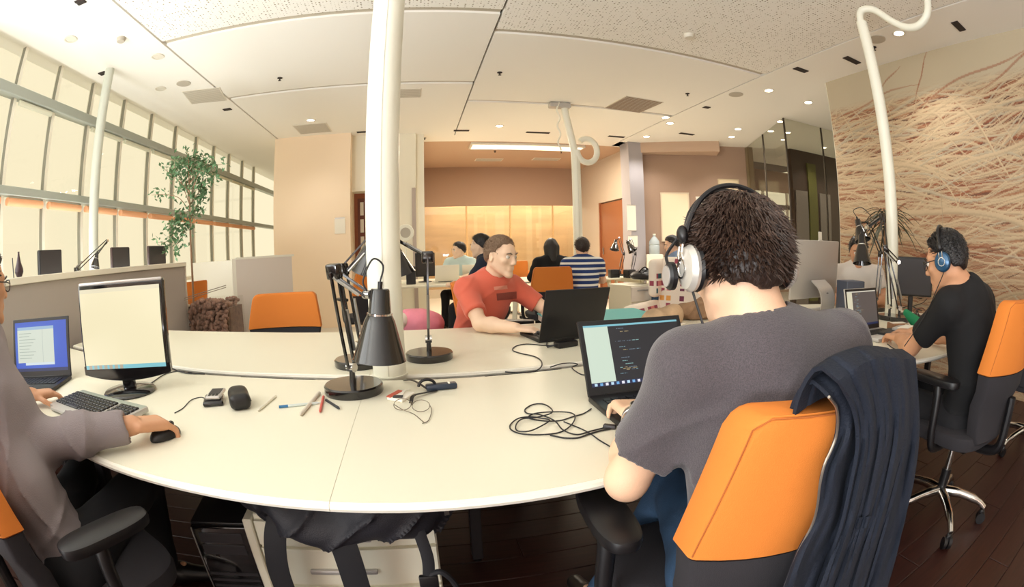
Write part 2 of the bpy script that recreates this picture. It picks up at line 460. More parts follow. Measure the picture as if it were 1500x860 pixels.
def perforated(name, col, hole, pitch, amount):
    """plaster with fine round holes of random sizes on a grid"""
    m = mat(name, col, .9); nt = m.node_tree; b = nt.nodes['Principled BSDF']
    tc = nt.nodes.new('ShaderNodeTexCoord'); sep = nt.nodes.new('ShaderNodeSeparateXYZ'); nt.links.new(tc.outputs['Object'], sep.inputs[0])
    def mth(op, a, c=None, d=None):
        n = nt.nodes.new('ShaderNodeMath'); n.operation = op
        for i, x in enumerate((a, c, d)):
            if x is None: continue
            if isinstance(x, (int, float)): n.inputs[i].default_value = x
            else: nt.links.new(x, n.inputs[i])
        return n.outputs[0]
    X = mth('DIVIDE', sep.outputs[0], pitch); Y = mth('DIVIDE', sep.outputs[1], pitch)
    fx = mth('SUBTRACT', mth('FRACT', X), .5); fy = mth('SUBTRACT', mth('FRACT', Y), .5)
    d = mth('SQRT', mth('ADD', mth('MULTIPLY', fx, fx), mth('MULTIPLY', fy, fy)))
    cell = nt.nodes.new('ShaderNodeCombineXYZ'); nt.links.new(mth('FLOOR', X), cell.inputs[0]); nt.links.new(mth('FLOOR', Y), cell.inputs[1])
    wn = nt.nodes.new('ShaderNodeTexWhiteNoise'); wn.noise_dimensions = '2D'; nt.links.new(cell.outputs[0], wn.inputs['Vector'])
    rad = mth('MULTIPLY', mth('POWER', wn.outputs['Value'], 1.6), amount)
    h = mth('LESS_THAN', d, rad)
    mx = nt.nodes.new('ShaderNodeMix'); mx.data_type = 'RGBA'
    mx.inputs['A'].default_value = lin(*col); mx.inputs['B'].default_value = lin(*hole)
    nt.links.new(h, mx.inputs['Factor']); nt.links.new(mx.outputs['Result'], b.inputs['Base Color'])
    return m
M['perf'] = perforated('perforated_plaster', (248, 245, 238), (150, 138, 118), .03, .27)

def structure(mb, name, m, smooth=35): return mb.build(name, m, None, smooth, kind='structure')

ZT = 3.2                                     # ceiling height
# ------------------------------------------------------------------ floor of dark boards
M['floor'] = mat('dark_floor', (58, 30, 24), .45)
def floor_board_mat():
    m = mat('floor_board', (52, 25, 20), .4, var=.3, vscale=5, stretch=(1.0, 14, 1)); return m
M['board'] = floor_board_mat()
floor = structure(MB().span((-3.8, -4.2, -.1), (10.5, 14.6, -.008)), 'floor', M['floor'])
MB().span((-3.6, 4.1, -.008), (10.4, 14.5, .0)).build('rear_bounce_floor', mat('pale_bounce_floor', (218, 210, 196), .5), floor)  # pale flooring added at the rear to bounce light upward
ROOTM[floor.name] = Matrix.Identity(4)
bm0 = MB().box((0, 0, 0), (1.994, .131, .008), None, .002)
board0 = None; k = 0
for j in range(26):                          # boards laid along x where the floor is open to view
    y = -.55+.134*j; x = -1.35-((j*0.77) % 2.0)
    while x < 4.55:
        if board0 is None:
            board0 = bm0.build('floor_board', M['board'], floor); board0.location = (x+1, y, -.004); b = board0
        else:
            b = board0.copy(); C.objects.link(b); b.parent = floor; b.location = (x+1, y, -.004)
        x += 2.0
# ------------------------------------------------------------------ ceiling: perforated and plain panels with dark gaps and light grooves
ceil = structure(MB().span((-3.8, -4.2, ZT+.25), (10.5, 12.5, ZT+.4)), 'ceiling', M['ceil_dark'])
def ceiling_panel(x0, x1, y0, y1, m): return MB().span((x0, y0, ZT), (x1, y1, ZT+.05)).build('ceiling_panel', m, ceil)
ceiling_panel(-3.8, -2.385, -4.2, 12.4, M['ceiling'])
ceiling_panel(3.815, 10.5, -4.2, 8.6, M['ceiling'])
for (x0, x1, joints) in ((-2.36, .685, (-4.2, .4, 3.57, 5.42, 8.2)), (.705, 3.79, (-4.2, .4, 3.96, 6.16, 8.2))):
    for i in range(len(joints)-1):
        ceiling_panel(x0, x1, joints[i]+.045, joints[i+1]-.045, M['perf'] if joints[i] < 3.5 else M['ceiling'])
    for y in joints[1:-1]:
        MB().span((x0, y-.045, ZT+.022), (x1, y+.045, ZT+.05)).build('light_groove', M['groove'], ceil)
ceiling_panel(-2.36, 3.79, 8.2-.045, 8.65, M['ceiling'])
ceiling_panel(3.79, 4.3, 8.2, 8.65, M['ceiling'])
ceiling_panel(-2.4, 4.8, 8.65, 12.5, M['taupe_ceil'])
# ------------------------------------------------------------------ window wall on the left
XW = -3.6
ww = structure(MB().span((XW-.12, -4.2, 0), (XW+.02, 12.5, .5)), 'wall_left', M['white_wall'])
ymul = [-.25+.0*i for i in range(0)]
ymul = [1.42, 2.06, 2.70, 3.33, 3.99, 4.72, 5.46, 6.22, 6.98, 7.74, 8.5, 9.26, 10.02]
wf = setp(thing('window_1', None, None, (XW, 0, 0)), kind='structure')
for y in ymul:
    if 1.2 < y < 10.5:
        MB().span((XW-.05, y-.021, .5), (XW+.018, y+.021, 3.2)).build('mullion', M['alu'], wf)
        MB().span((XW-.03, y-.027, .5), (XW+.014, y-.021, 3.2)).build('gasket', M['gasket'], wf)
for (z, hgt, m, n) in ((2.77, .095, M['alu_dark'], 'transom'), (1.93, .075, M['alu_dark'], 'transom'), (.98, .05, M['alu'], 'transom')):
    MB().span((XW-.05, -4.2, z-hgt/2), (XW+.075, 12.5, z+hgt/2), .006).build(n, m, wf)
for i in range(len(ymul)-1):
    a, b = ymul[i]+.036, ymul[i+1]-.036
    if not 1.2 < a < 10: continue
    for z0, z1 in ((.5, .955), (1.005, 1.89), (1.97, 2.72), (2.82, 3.2)):
        MB().span((XW-.016, a, z0), (XW-.008, b, z1)).build('pane', M['glass'], wf)
    MB().cyl((XW+.03, a+.02, 1.845), (XW+.03, b-.02, 1.845), .036, n=12).build('blind_roll', M['blind'], wf)
    if i % 2 == 0 or a > 4:
        MB().cyl((XW+.03, a+.02, 2.69), (XW+.03, b-.02, 2.69), .026, n=12).build('blind_roll', M['blind_pale'], wf)
# ------------------------------------------------------------------ back of the room
structure(MB().span((-2.41, 7.75, 0), (-1.07, 8.3, ZT)), 'wall_back', M['orange_wall'])
w5 = setp(thing('window_5', None, None, (-2.4, 12, 0)), kind='structure')
for x in (-3.5, -2.9, -2.3, -1.7, -1.1): MB().span((x-.02, 11.95, 0), (x+.02, 12.05, ZT)).build('mullion', M['alu'], w5)
for z in (.98, 1.93, 2.77): MB().span((-3.6, 11.96, z-.03), (-1.0, 12.04, z+.03)).build('transom', M['alu_dark'], w5)
MB().span((-3.6, 11.99, 0), (-1.0, 12.0, ZT)).build('pane', M['glass'], w5)
nb = structure(MB().span((-1.07, 7.98, 2.23), (.02, 8.3, ZT)), 'wall_over_opening', M['white_wall'])
MB().span((-.55, 7.98, 0), (.02, 8.28, 2.23)).build('pier', M['white_wall'], nb)
structure(MB().span((.02, 8.05, 0), (.16, 12, ZT)), 'wall_inner_left', M['white_wall'])
# slot door beside the pole and the passage behind the opening
structure(MB().span((-.05, 7.955, .02), (.015, 7.978, 2.25), .002), 'trim_1', mat('grey_slot', (182, 168, 160), .7))
structure(MB().span((-1.3, 9.2, 0), (-.2, 9.3, 2.6)), 'wall_passage', mat('passage_wall', (176, 112, 92), .8))
# far glazed room with its lit mural
YB = 11.5
structure(MB().span((.16, YB, 2.24), (4.55, YB+.12, ZT)), 'wall_back_upper', M['taupe'])
gr = setp(thing('window_2', None, None, (2.3, YB, 0)), kind='structure')
for x in (.19, 1.25, 2.33, 3.42, 4.5):
    MB().span((x-.018, YB+.02, 0), (x+.018, YB+.07, 2.24)).build('frame_post', mat('glazing_post', (222, 186, 132), .5), gr)
for i, x in enumerate((.21, 1.27, 2.35, 3.44)):
    MB().span((x, YB+.035, .02), (x+1.04, YB+.045, 2.22)).build('pane', M['glass_in'], gr)
structure(MB().span((-.2, 14.3, 0), (6.5, 14.4, 2.9)), 'wall_glazed_room', mat('tan_wall', (226, 190, 146), .8, var=.14, vscale=1.4, stretch=(.4, 1, 3)))
structure(MB().cyl((4.62, 13.0, 0), (4.62, 13.0, 2.8), .16, n=20), 'column', M['white_wall'])
structure(MB().span((-.2, 11.62, 2.8), (6.5, 14.4, 2.9)), 'ceiling_glazed_room', M['white_wall'])
structure(MB().span((-.3, 11.62, 0), (-.2, 14.4, 2.9)), 'wall_glazed_room_left', M['taupe'])
structure(MB().span((6.5, 11.62, 0), (6.6, 14.4, 2.9)), 'wall_glazed_room_right', M['taupe'])
# side wall with the orange door, blue-grey column
structure(MB().span((4.2, 8.5, 2.2), (4.35, 12.2, ZT)), 'wall_alcove_right', mat('warm_grey_wall', (206, 190, 172), .85))
structure(MB().span((4.2, 10.35, 0), (4.35, 12.2, 2.2)), 'wall_alcove_end', mat('warm_grey_wall2', (206, 190, 172), .85))
dr = structure(MB().span((4.22, 8.55, .01), (4.3, 10.33, 2.17), .004), 'door_1', M['door'])
MB().cyl((4.2, 10.15, 1.0), (4.2, 10.15, 1.16), .012, n=8).build('door_handle', M['steel'], dr)
for yy in (8.56, 10.31):
    MB().span((4.19, yy-.03, 0), (4.32, yy+.03, 2.2)).build('door_frame', mat('door_frame_brown', (150, 88, 56), .5), dr)
structure(MB().span((3.95, 8.12, 0), (4.25, 8.5, ZT)), 'column_1', M['grey_col'])
# angled taupe wall to the right of it, with a bulkhead
def wallseg(name, a, b, z0, z1, t, m):
    a = V(*a); b = V(*b); u = d_norm(b-a); n = V(-u[1], u[0]); 
    if n[1] < 0: n = -n
    p = [a, b, b+n*t, a+n*t]
    ar = sum(p[i][0]*p[(i+1) % 4][1]-p[(i+1) % 4][0]*p[i][1] for i in range(4))
    if ar < 0: p = p[::-1]
    return structure(MB().prism(p, z0, z1), name, m)
WA, WB = (4.24, 8.35), (6.32, 7.45)
wallseg('wall_right_back', WA, WB, 0, ZT, .15, M['taupe'])
structure(MB().prism([(4.22, 8.12), (5.52, 7.28), (5.75, 7.7), (4.3, 8.34)], 3.0, ZT), 'bulkhead', mat('bulkhead_paint', (198, 170, 148), .85))
# ------------------------------------------------------------------ mural wall on the right, glass box and corridor beyond
structure(MB().span((4.6, -4.2, 0), (4.85, 3.63, ZT)), 'wall_right', M['white_wall'])
structure(MB().span((-3.8, -4.3, 0), (4.85, -4.2, ZT)), 'wall_front', M['taupe'])
structure(MB().span((7.15, 6.9, 0), (10.5, 7.0, ZT)), 'wall_corridor', M['brown_dark'])
structure(MB().span((4.85, 3.4, 0), (10.5, 3.6, ZT)), 'wall_corridor_near', M['brown_dark'])
gl = setp(thing('window_3', None, None, (5.9, 5.25, 0)), kind='structure')
MB().span((5.36, 5.245, .02), (7.6, 5.257, ZT)).build('pane', M['glass_in'], gl)
MB().prism([(5.35, 5.25), (5.362, 5.25), (6.35, 7.42), (6.338, 7.42)], .02, ZT).build('pane', M['glass_in'], gl)
for p in ((5.355, 5.25), (6.3, 5.25), (5.85, 6.34)):
    MB().span((p[0]-.012, p[1]-.012, 0), (p[0]+.012, p[1]+.012, ZT)).build('frame_post', mat('post_dark', (60, 50, 40), .4), gl)
MB().span((6.34, 7.36, 0), (6.46, 7.48, ZT)).build('frame_post', mat('post_tan', (150, 132, 104), .4), gl)
structure(MB().span((7.62, 6.86, .1), (7.9, 6.9, 2.95)), 'trim_2', mat('olive_strip', (96, 92, 40), .6))
for x in (7.2, 8.0):
    structure(MB().span((x, 6.87, .05), (x+.38, 6.9, 2.35)), 'trim_3', mat('grey_door_leaf', (124, 112, 104), .5))
structure(MB().span((6.2, 9.4, 2.65), (11, 9.5, ZT)), 'wall_far_right', M['taupe'])
structure(MB().span((6.2, 9.4, 0), (11, 9.5, .8)), 'wall_far_right_low', M['taupe'])
w4 = setp(thing('window_4', None, None, (8, 9.4, 0)), kind='structure')
for x in (6.6, 7.7, 8.55, 9.5): MB().span((x-.03, 9.41, .8), (x+.03, 9.48, 2.65)).build('mullion', M['alu'], w4)
MB().span((6.2, 9.41, 2.2), (11, 9.48, 2.32)).build('transom', M['black'], w4)
MB().span((6.2, 9.44, .8), (11, 9.45, 2.65)).build('pane', M['glass'], w4)

# mural: a printed photograph of tangled straw, painted stroke by stroke on a grid
def make_mural(W, H, seed=3):
    g = np.random.default_rng(seed); yy, xx = np.mgrid[0:H, 0:W].astype(float); u = xx/W; v = yy/H      # v: 0 top
    A = lambda *c: np.array(lin(*c)[:3])
    cream, tan, rust, dark, pale = A(200, 176, 142), A(174, 132, 98), A(148, 86, 58), A(82, 44, 34), A(188, 174, 148)
    D = lambda u, v: np.exp(-((v-.25-.03*np.sin(5*u))/.11)**2)*(.45+.55*np.clip((u+.05)/.25, 0, 1))+.30*np.exp(-((v-.66)/.09)**2)
    n = sum(np.sin((v*H*f+26*np.sin(u*k+p))*.05+p) for f, k, p in ((1, 3, 1), (2.3, 5, 2), (3.7, 2, 4), (5.1, 7, 5)))/4
    t = np.clip(.25+.75*D(u, v)+.2*n, 0, 1)[..., None]
    img = cream*(1-t)+rust*t
    topm = np.clip((.125-v)/.04+.5, 0, 1)[..., None]
    def stroke(x0, y0, ang, L, wd, col, bend, al=1.0):
        n = int(L*1.1)+2; s = np.linspace(-.5, .5, n); th = ang+bend*s+.12*np.sin(s*9+x0); X = x0+np.cumsum(np.cos(th))*L/n-L/2*math.cos(ang); Y = y0+np.cumsum(np.sin(th))*L/n-L/2*math.sin(ang)
        tp = np.clip(1.6-3.0*np.abs(s), .15, 1); r = int(math.ceil(wd/2))
        for d in range(-r, r+1):
            yi = np.round(Y+d).astype(int); xi = np.round(X).astype(int); ok = (xi >= 0) & (xi < W) & (yi >= 0) & (yi < H) & (np.abs(d) <= wd/2*tp+.5)
            sh = 1-.38*d/(r+.5) if d >= 0 else 1+.06*abs(d)/(r+.5)
            a = (al*np.clip(wd/2*tp+.7-abs(d), 0, 1))[ok][:, None]
            img[yi[ok], xi[ok]] = img[yi[ok], xi[ok]]*(1-a)+np.clip(col*sh, 0, 1)*a
    field = lambda u, v: -.16+.42*(v-.2)+.10*math.sin(7*u+3*v)
    for i in range(5200):
        x0, y0 = g.uniform(-.1, 1.1), (g.uniform(.08, 1) if g.random() < .6 else g.normal(.27, .1)); dv = float(D(np.array(x0), np.array(y0)))
        q = g.random(); c = (dark if q < .22*dv+.02 else rust if q < .26+.45*dv else tan if q < .55+.25*dv else cream)
        stroke(x0*W, y0*H, field(x0, y0)+g.normal(0, .10), g.uniform(.06, .34)*W, g.choice([1, 1, 2, 2, 3]), c*g.uniform(.86, 1.1), g.normal(0, .4), g.uniform(.4, .9))
    for i in range(520):
        x0, y0 = g.uniform(-.1, 1.1), (g.normal(.27, .10) if g.random() < .4 else g.uniform(.16, 1))
        stroke(x0*W, y0*H, field(x0, y0)+g.normal(0, .16), g.uniform(.1, .5)*W, g.choice([2, 2, 3, 4]), (cream if g.random() < .8 else pale)*g.uniform(.9, 1.08), g.normal(0, .6), .85)
    for i in range(46):
        stroke(g.uniform(0, 1)*W, g.uniform(.12, .5)*H, g.uniform(-1.4, 1.4), g.uniform(.05, .22)*W, g.choice([2, 3, 4]), cream*g.uniform(.9, 1.08), g.normal(0, 1.1), .85)
    img[:] = img*(1-topm)+pale*topm
    for (x0, y0, a, L, wd) in ((.30, .07, -1.0, .12, 3), (.42, .13, -.22, .4, 3), (.14, .12, -.15, .3, 2), (.58, .09, -.3, .3, 3), (.2, .06, -.5, .1, 2)): stroke(x0*W, y0*H, a, L*W, wd, rust*1.1, .2, .6)
    for (x0, y0, a, L, wd) in ((.38, .55, .12, .8, 7), (.2, .62, .2, .5, 5), (.30, .60, 1.5, .5, 6), (.5, .80, .1, .6, 6), (.42, .28, .95, .22, 7), (.16, .36, .1, .36, 6), (.5, .34, -.2, .5, 5), (.52, .9, -1.2, .12, 10)):
        stroke(x0*W, y0*H, a, L*W, wd, cream, .25, .9)
    return np.clip(img, 0, 1)
mural = make_mural(660, 430)
paint = attr_mat('printed_mural', .75)
mw_ = painted_panel('mural_print', mural, (4.594, 3.62, .0), (0, -4.9, 0), (0, 0, ZT), paint, bpy.data.objects['wall_right'], label='printed mural of tangled straw')
# ------------------------------------------------------------------ desks: one long scalloped cluster of laminate tops
def interp(pts):
    xs, ys = zip(*pts)
    from bisect import bisect
    def f(x):
        i = min(max(bisect(xs, x)-1, 0), len(xs)-2); t = (x-xs[i])/(xs[i+1]-xs[i]); t = max(0, min(1, t)) if not (x < xs[0] or x > xs[-1]) else t
        return ys[i]+(ys[i+1]-ys[i])*t
    return f
_front = smooth_path([(-2.5, 1.86, 0), (-2.0, 1.47, 0), (-1.6, 1.235, 0), (-1.2, 1.04, 0), (-.835, .911, 0), (-.5, .842, 0), (-.2, .802, 0), (.05, .79, 0), (.36, .805, 0), (.8, .875, 0), (1.2, 1.0, 0), (1.62, 1.16, 0)], 5)
_front2 = smooth_path([(1.64, 1.16, 0), (1.95, 1.03, 0), (2.3, .98, 0), (2.7, 1.02, 0), (3.1, 1.15, 0), (3.5, 1.4, 0)], 5)
_seam = smooth_path([(-2.5, 2.45, 0), (-1.8, 2.15, 0), (-1.065, 1.85, 0), (-.6, 1.75, 0), (-.2, 1.685, 0), (.1, 1.657, 0), (.3, 1.66, 0), (.6, 1.685, 0), (1.2, 1.78, 0), (1.64, 1.87, 0), (2.2, 1.98, 0), (2.76, 2.06, 0), (3.5, 2.16, 0)], 5)
_far = smooth_path([(-2.5, 3.36, 0), (-1.963, 3.1, 0), (-1.2, 2.92, 0), (-.55, 2.79, 0), (.2, 2.745, 0), (.8, 2.77, 0), (1.6, 2.86, 0), (2.4, 2.84, 0), (3.0, 2.72, 0), (3.5, 2.5, 0)], 5)
fF, fF2, fS, fR = (interp([(p[0], p[1]) for p in a]) for a in (_front, _front2, _seam, _far))
ZD = .74
def desk(name, label, lo, hi, x0, x1, gap_lo, gap_hi, legs, n=26):
    t = thing(name, label, 'desk', ((x0+x1)/2, (lo(x0)+hi(x1))/2, 0), 0, 'white desks of the curved cluster')
    xs = np.linspace(x0+.0005, x1-.0005, n)
    poly = [(x, lo(x)+gap_lo) for x in xs]+[(x, hi(x)-gap_hi) for x in xs[::-1]]
    MB().prism(poly, ZD-.022, ZD).build('tabletop', M['white'], t)
    e = [(x, lo(x)+gap_lo-.002) for x in xs]; 
    MB().tube([(p[0], p[1], ZD-.011) for p in e], .0108, 8).build('edge_band', M['white_edge'], t)
    for x, y in legs:
        MB().span((x-.022, y-.022, .012), (x+.022, y+.022, ZD-.022), .004).build('leg', M['dark_grey'], t)
        MB().cyl((x, y, 0), (x, y, .013), .02, n=12).build('foot', M['black'], t)
    return t
desk('desk', 'white laminate desk with the small black-framed monitor, keyboard and phone on it', fF, fS, -2.4, -.2, 0, .004, [(-2.1, 1.85), (-.9, 1.7), (-1.15, 1.2)])
desk('desk', 'white laminate desk under the laptop of the man in the grey t-shirt', fF, fS, -.2, 1.635, 0, .004, [(.15, 1.55), (1.45, 1.7), (1.45, 1.2)])
desk('desk', 'white laminate desk in front of the empty orange chair', fS, fR, -2.4, -.2, .082, 0, [(-2.2, 3.0), (-.5, 2.6), (-.5, 2.0)])
desk('desk', 'white laminate desk of the man in the orange-red t-shirt', fS, fR, -.2, 1.635, .082, 0, [(.0, 2.6), (1.5, 2.7), (1.5, 2.1)])
desk('desk', 'white laminate desk of the man in the black t-shirt by the mural', fF2, fS, 1.64, 3.5, 0, .004, [(1.85, 1.3), (3.3, 1.6), (2.6, 1.8)])
desk('desk', 'white laminate desk holding the big silver desktop computer', fS, fR, 1.64, 3.5, .082, 0, [(1.85, 2.7), (3.3, 2.4)])
# cable trough in the gap between the two rows of desks
tr = thing('cable_tray', 'narrow black cable tray in the slot between the desk rows', 'cable tray', (.6, 1.75, .66))
xs = np.linspace(-1.5, 3.3, 40)
Gt = np.array([[(x, fS(x)-.03, .70), (x, fS(x)-.02, .66), (x, fS(x)+.11, .66), (x, fS(x)+.12, .70)] for x in np.linspace(-2.3, 3.4, 60)]); MB().sheet(Gt, .004).build('channel', M['black'], tr, 40)
MB().span((.20, fS(.25)+.012, .668), (.33, fS(.25)+.06, .722), .004).build('socket_strip', M['steel'], tr)
# ------------------------------------------------------------------ service poles and hoses
def pole(label, x, y, r, z0, z1):
    t = thing('service_pole', label, 'pole', (x, y, z0))
    MB().cyl((x, y, z0), (x, y, z1), r, n=40).build('tube', M['pole'], t)
    MB().lathe([(r+.0015, 0), (r+.006, 0), (r+.006, .006), (r+.0015, .006)], (x, y, ZD+.001 if z0 < ZD else z0)).build('collar', M['pole'], t)
    MB().span((x-.0015, y-r-.0012, max(z0, ZD)+.01), (x+.0015, y-r+.002, z1-.02)).build('groove', mat('pole_groove', (196, 192, 176), .5), t)
    return t
PC = (-.121, 1.752)
t = pole('thick white service pole rising between the black desk lamps', PC[0], PC[1], .0635, 0, ZT)
PR = (3.16, 1.94)
t = pole('slim white service pole with a curved hose on top by the mural', PR[0], PR[1], .049, 0, 2.97)
hose = smooth_path([(PR[0], PR[1], 2.9), (PR[0], PR[1], 3.02), (PR[0]+.02, PR[1]-.04, 3.08), (PR[0]+.06, PR[1]-.14, 3.06), (PR[0]+.10, PR[1]-.26, 2.94), (PR[0]+.12, PR[1]-.38, 2.86), (PR[0]+.13, PR[1]-.5, 2.85), (PR[0]+.14, PR[1]-.61, 2.92), (PR[0]+.15, PR[1]-.66, 3.05), (PR[0]+.15, PR[1]-.67, 3.2)], 8)
MB().tube(hose, .032, 14).build('hose', M['pole'], t)
PF = (2.16, 6.1)
t = pole('distant white service pole with a coiled hose among the rear desks', PF[0], PF[1], .062, 0, 2.5)
coil = [(PF[0], PF[1], 2.42), (PF[0]-.03, PF[1], 2.6), (PF[0]-.08, PF[1], 2.85), (PF[0]-.12, PF[1], 3.05), (PF[0]-.13, PF[1], 3.2)]
MB().tube(smooth_path(coil, 6), .05, 12).build('hose', M['pole'], t)
a = np.linspace(0, 2*PI, 30)
MB().tube([(PF[0]+.16+.15*math.cos(q+PI), PF[1]-.04+.004*q, 2.52+.17*math.sin(q+PI)) for q in a[:26]], .042, 12).build('hose', M['pole'], t)
MB().tube([(PF[0]-.24+.02*math.cos(q*3), PF[1]-.05, 2.5+.7*q/6.3) for q in a], .012, 8).build('cable', M['pole'], t)
MB().box((PF[0]-.2, PF[1], 3.16), (.3, .12, .07), None, .01).build('bracket', M['silver'], t)
t = thing('round_column', 'slim white round column in front of the tall windows', 'column', (-3.2, 3.77, 0))
MB().cyl((-3.2, 3.77, 0), (-3.2, 3.77, ZT), .055, n=28).build('shaft', mat('column_shaft', (208, 212, 200), .5), t)
MB().lathe([(.055, 0), (.075, 0), (.075, .02), (.055, .03)], (-3.2, 3.77, 0)).build('base_ring', M['pole'], t)
# ------------------------------------------------------------------ partitions
t = thing('partition_screen', 'long grey fabric partition with a white cap along the window desks', 'partition', (-2.6, 2.6, 0))
MB().span((-2.63, -.6, .06), (-2.585, 4.74, 1.17), .003).build('panel', M['partition'], t)
MB().span((-2.66, -.62, 1.17), (-2.565, 4.76, 1.215), .004).build('cap', M['part_cap'], t)
MB().span((-2.64, 4.74, .0), (-2.58, 4.775, 1.17), .003).build('end_post', mat('part_post', (196, 188, 178), .5), t)
MB().span((-2.62, -.5, 0), (-2.595, 4.7, .06)).build('plinth', M['dark_grey'], t)
t = thing('partition_screen', 'short grey partition with a white end behind the empty orange chair', 'partition', (-1.9, 5.6, 0))
a = aty(345, 376, 5.5); b = aty(427, 370, 5.9)
u = d_norm(V(b[0]-a[0], b[1]-a[1], 0)); nrm = V(-u[1], u[0], 0)
MB().prism([tuple(a[:2]), tuple(b[:2]), tuple((b+nrm*.05)[:2]), tuple((a+nrm*.05)[:2])], .05, 1.2).build('panel', M['partition_far'], t)
MB().prism([tuple((a-u*.05)[:2]), tuple(a[:2]), tuple((a+nrm*.05)[:2]), tuple((a-u*.05+nrm*.05)[:2])], 0, 1.215).build('end_post', M['part_cap'], t)
MB().prism([tuple((a-nrm*.006)[:2]), tuple((b-nrm*.006+u*.03)[:2]), tuple((b+nrm*.056+u*.03)[:2]), tuple((a+nrm*.056)[:2])], 1.2, 1.225).build('cap', M['part_cap'], t)
MB().prism([tuple((a+u*.1)[:2]), tuple((b-u*.1)[:2]), tuple((b-u*.1+nrm*.05)[:2]), tuple((a+u*.1+nrm*.05)[:2])], 0, .05).build('plinth', M['dark_grey'], t)
t = thing('white_screen', 'plain white screen standing behind the pebble planter', 'partition', (-2.7, 6.1, 0))
a = aty(281, 378, 6.1); b = aty(345, 377, 6.1)
MB().span((a[0], 6.1, .05), (b[0]+.02, 6.14, 1.2), .004).build('panel', M['part_cap'], t)
for x in (a[0]+.05, b[0]-.05): MB().span((x-.03, 6.02, 0), (x+.03, 6.22, .05), .004).build('foot', M['silver'], t)
# ------------------------------------------------------------------ office chairs
def pad(levels, ex=None):
    """upholstered pad: levels of (z, y centre, half width, thickness, forward curl of the edges)"""
    mb = MB(); v = []; f = []
    def ring(w, th):
        r = min(.009, th*.3); o = []
        for x in np.linspace(-w+r, w-r, 13): o.append((x, -th/2))
        o += [(w-r*.3, -th/2+r*.3), (w, -th/2+r), (w, th/2-r), (w-r*.3, th/2-r*.3)]
        for x in np.linspace(w-r, -w+r, 13): o.append((x, th/2))
        o += [(-w+r*.3, th/2-r*.3), (-w, th/2-r), (-w, -th/2+r), (-w+r*.3, -th/2+r*.3)]
        return np.array(o)
    for z, yc, w, th, curl in levels:
        q = ring(w, th); v.append(np.stack([q[:, 0], yc+q[:, 1]+curl*(q[:, 0]/w)**2*(w/.22)**2, np.full(len(q), z)], 1))
    m = len(levels); n = len(v[0])
    for i in range(m-1):
        for j in range(n): f.append((i*n+j, i*n+(j+1) % n, (i+1)*n+(j+1) % n, (i+1)*n+j))
    f.append(tuple(range(n))[::-1]); f.append(tuple((m-1)*n+j for j in range(n)))
    return mb.add(np.vstack(v), f)
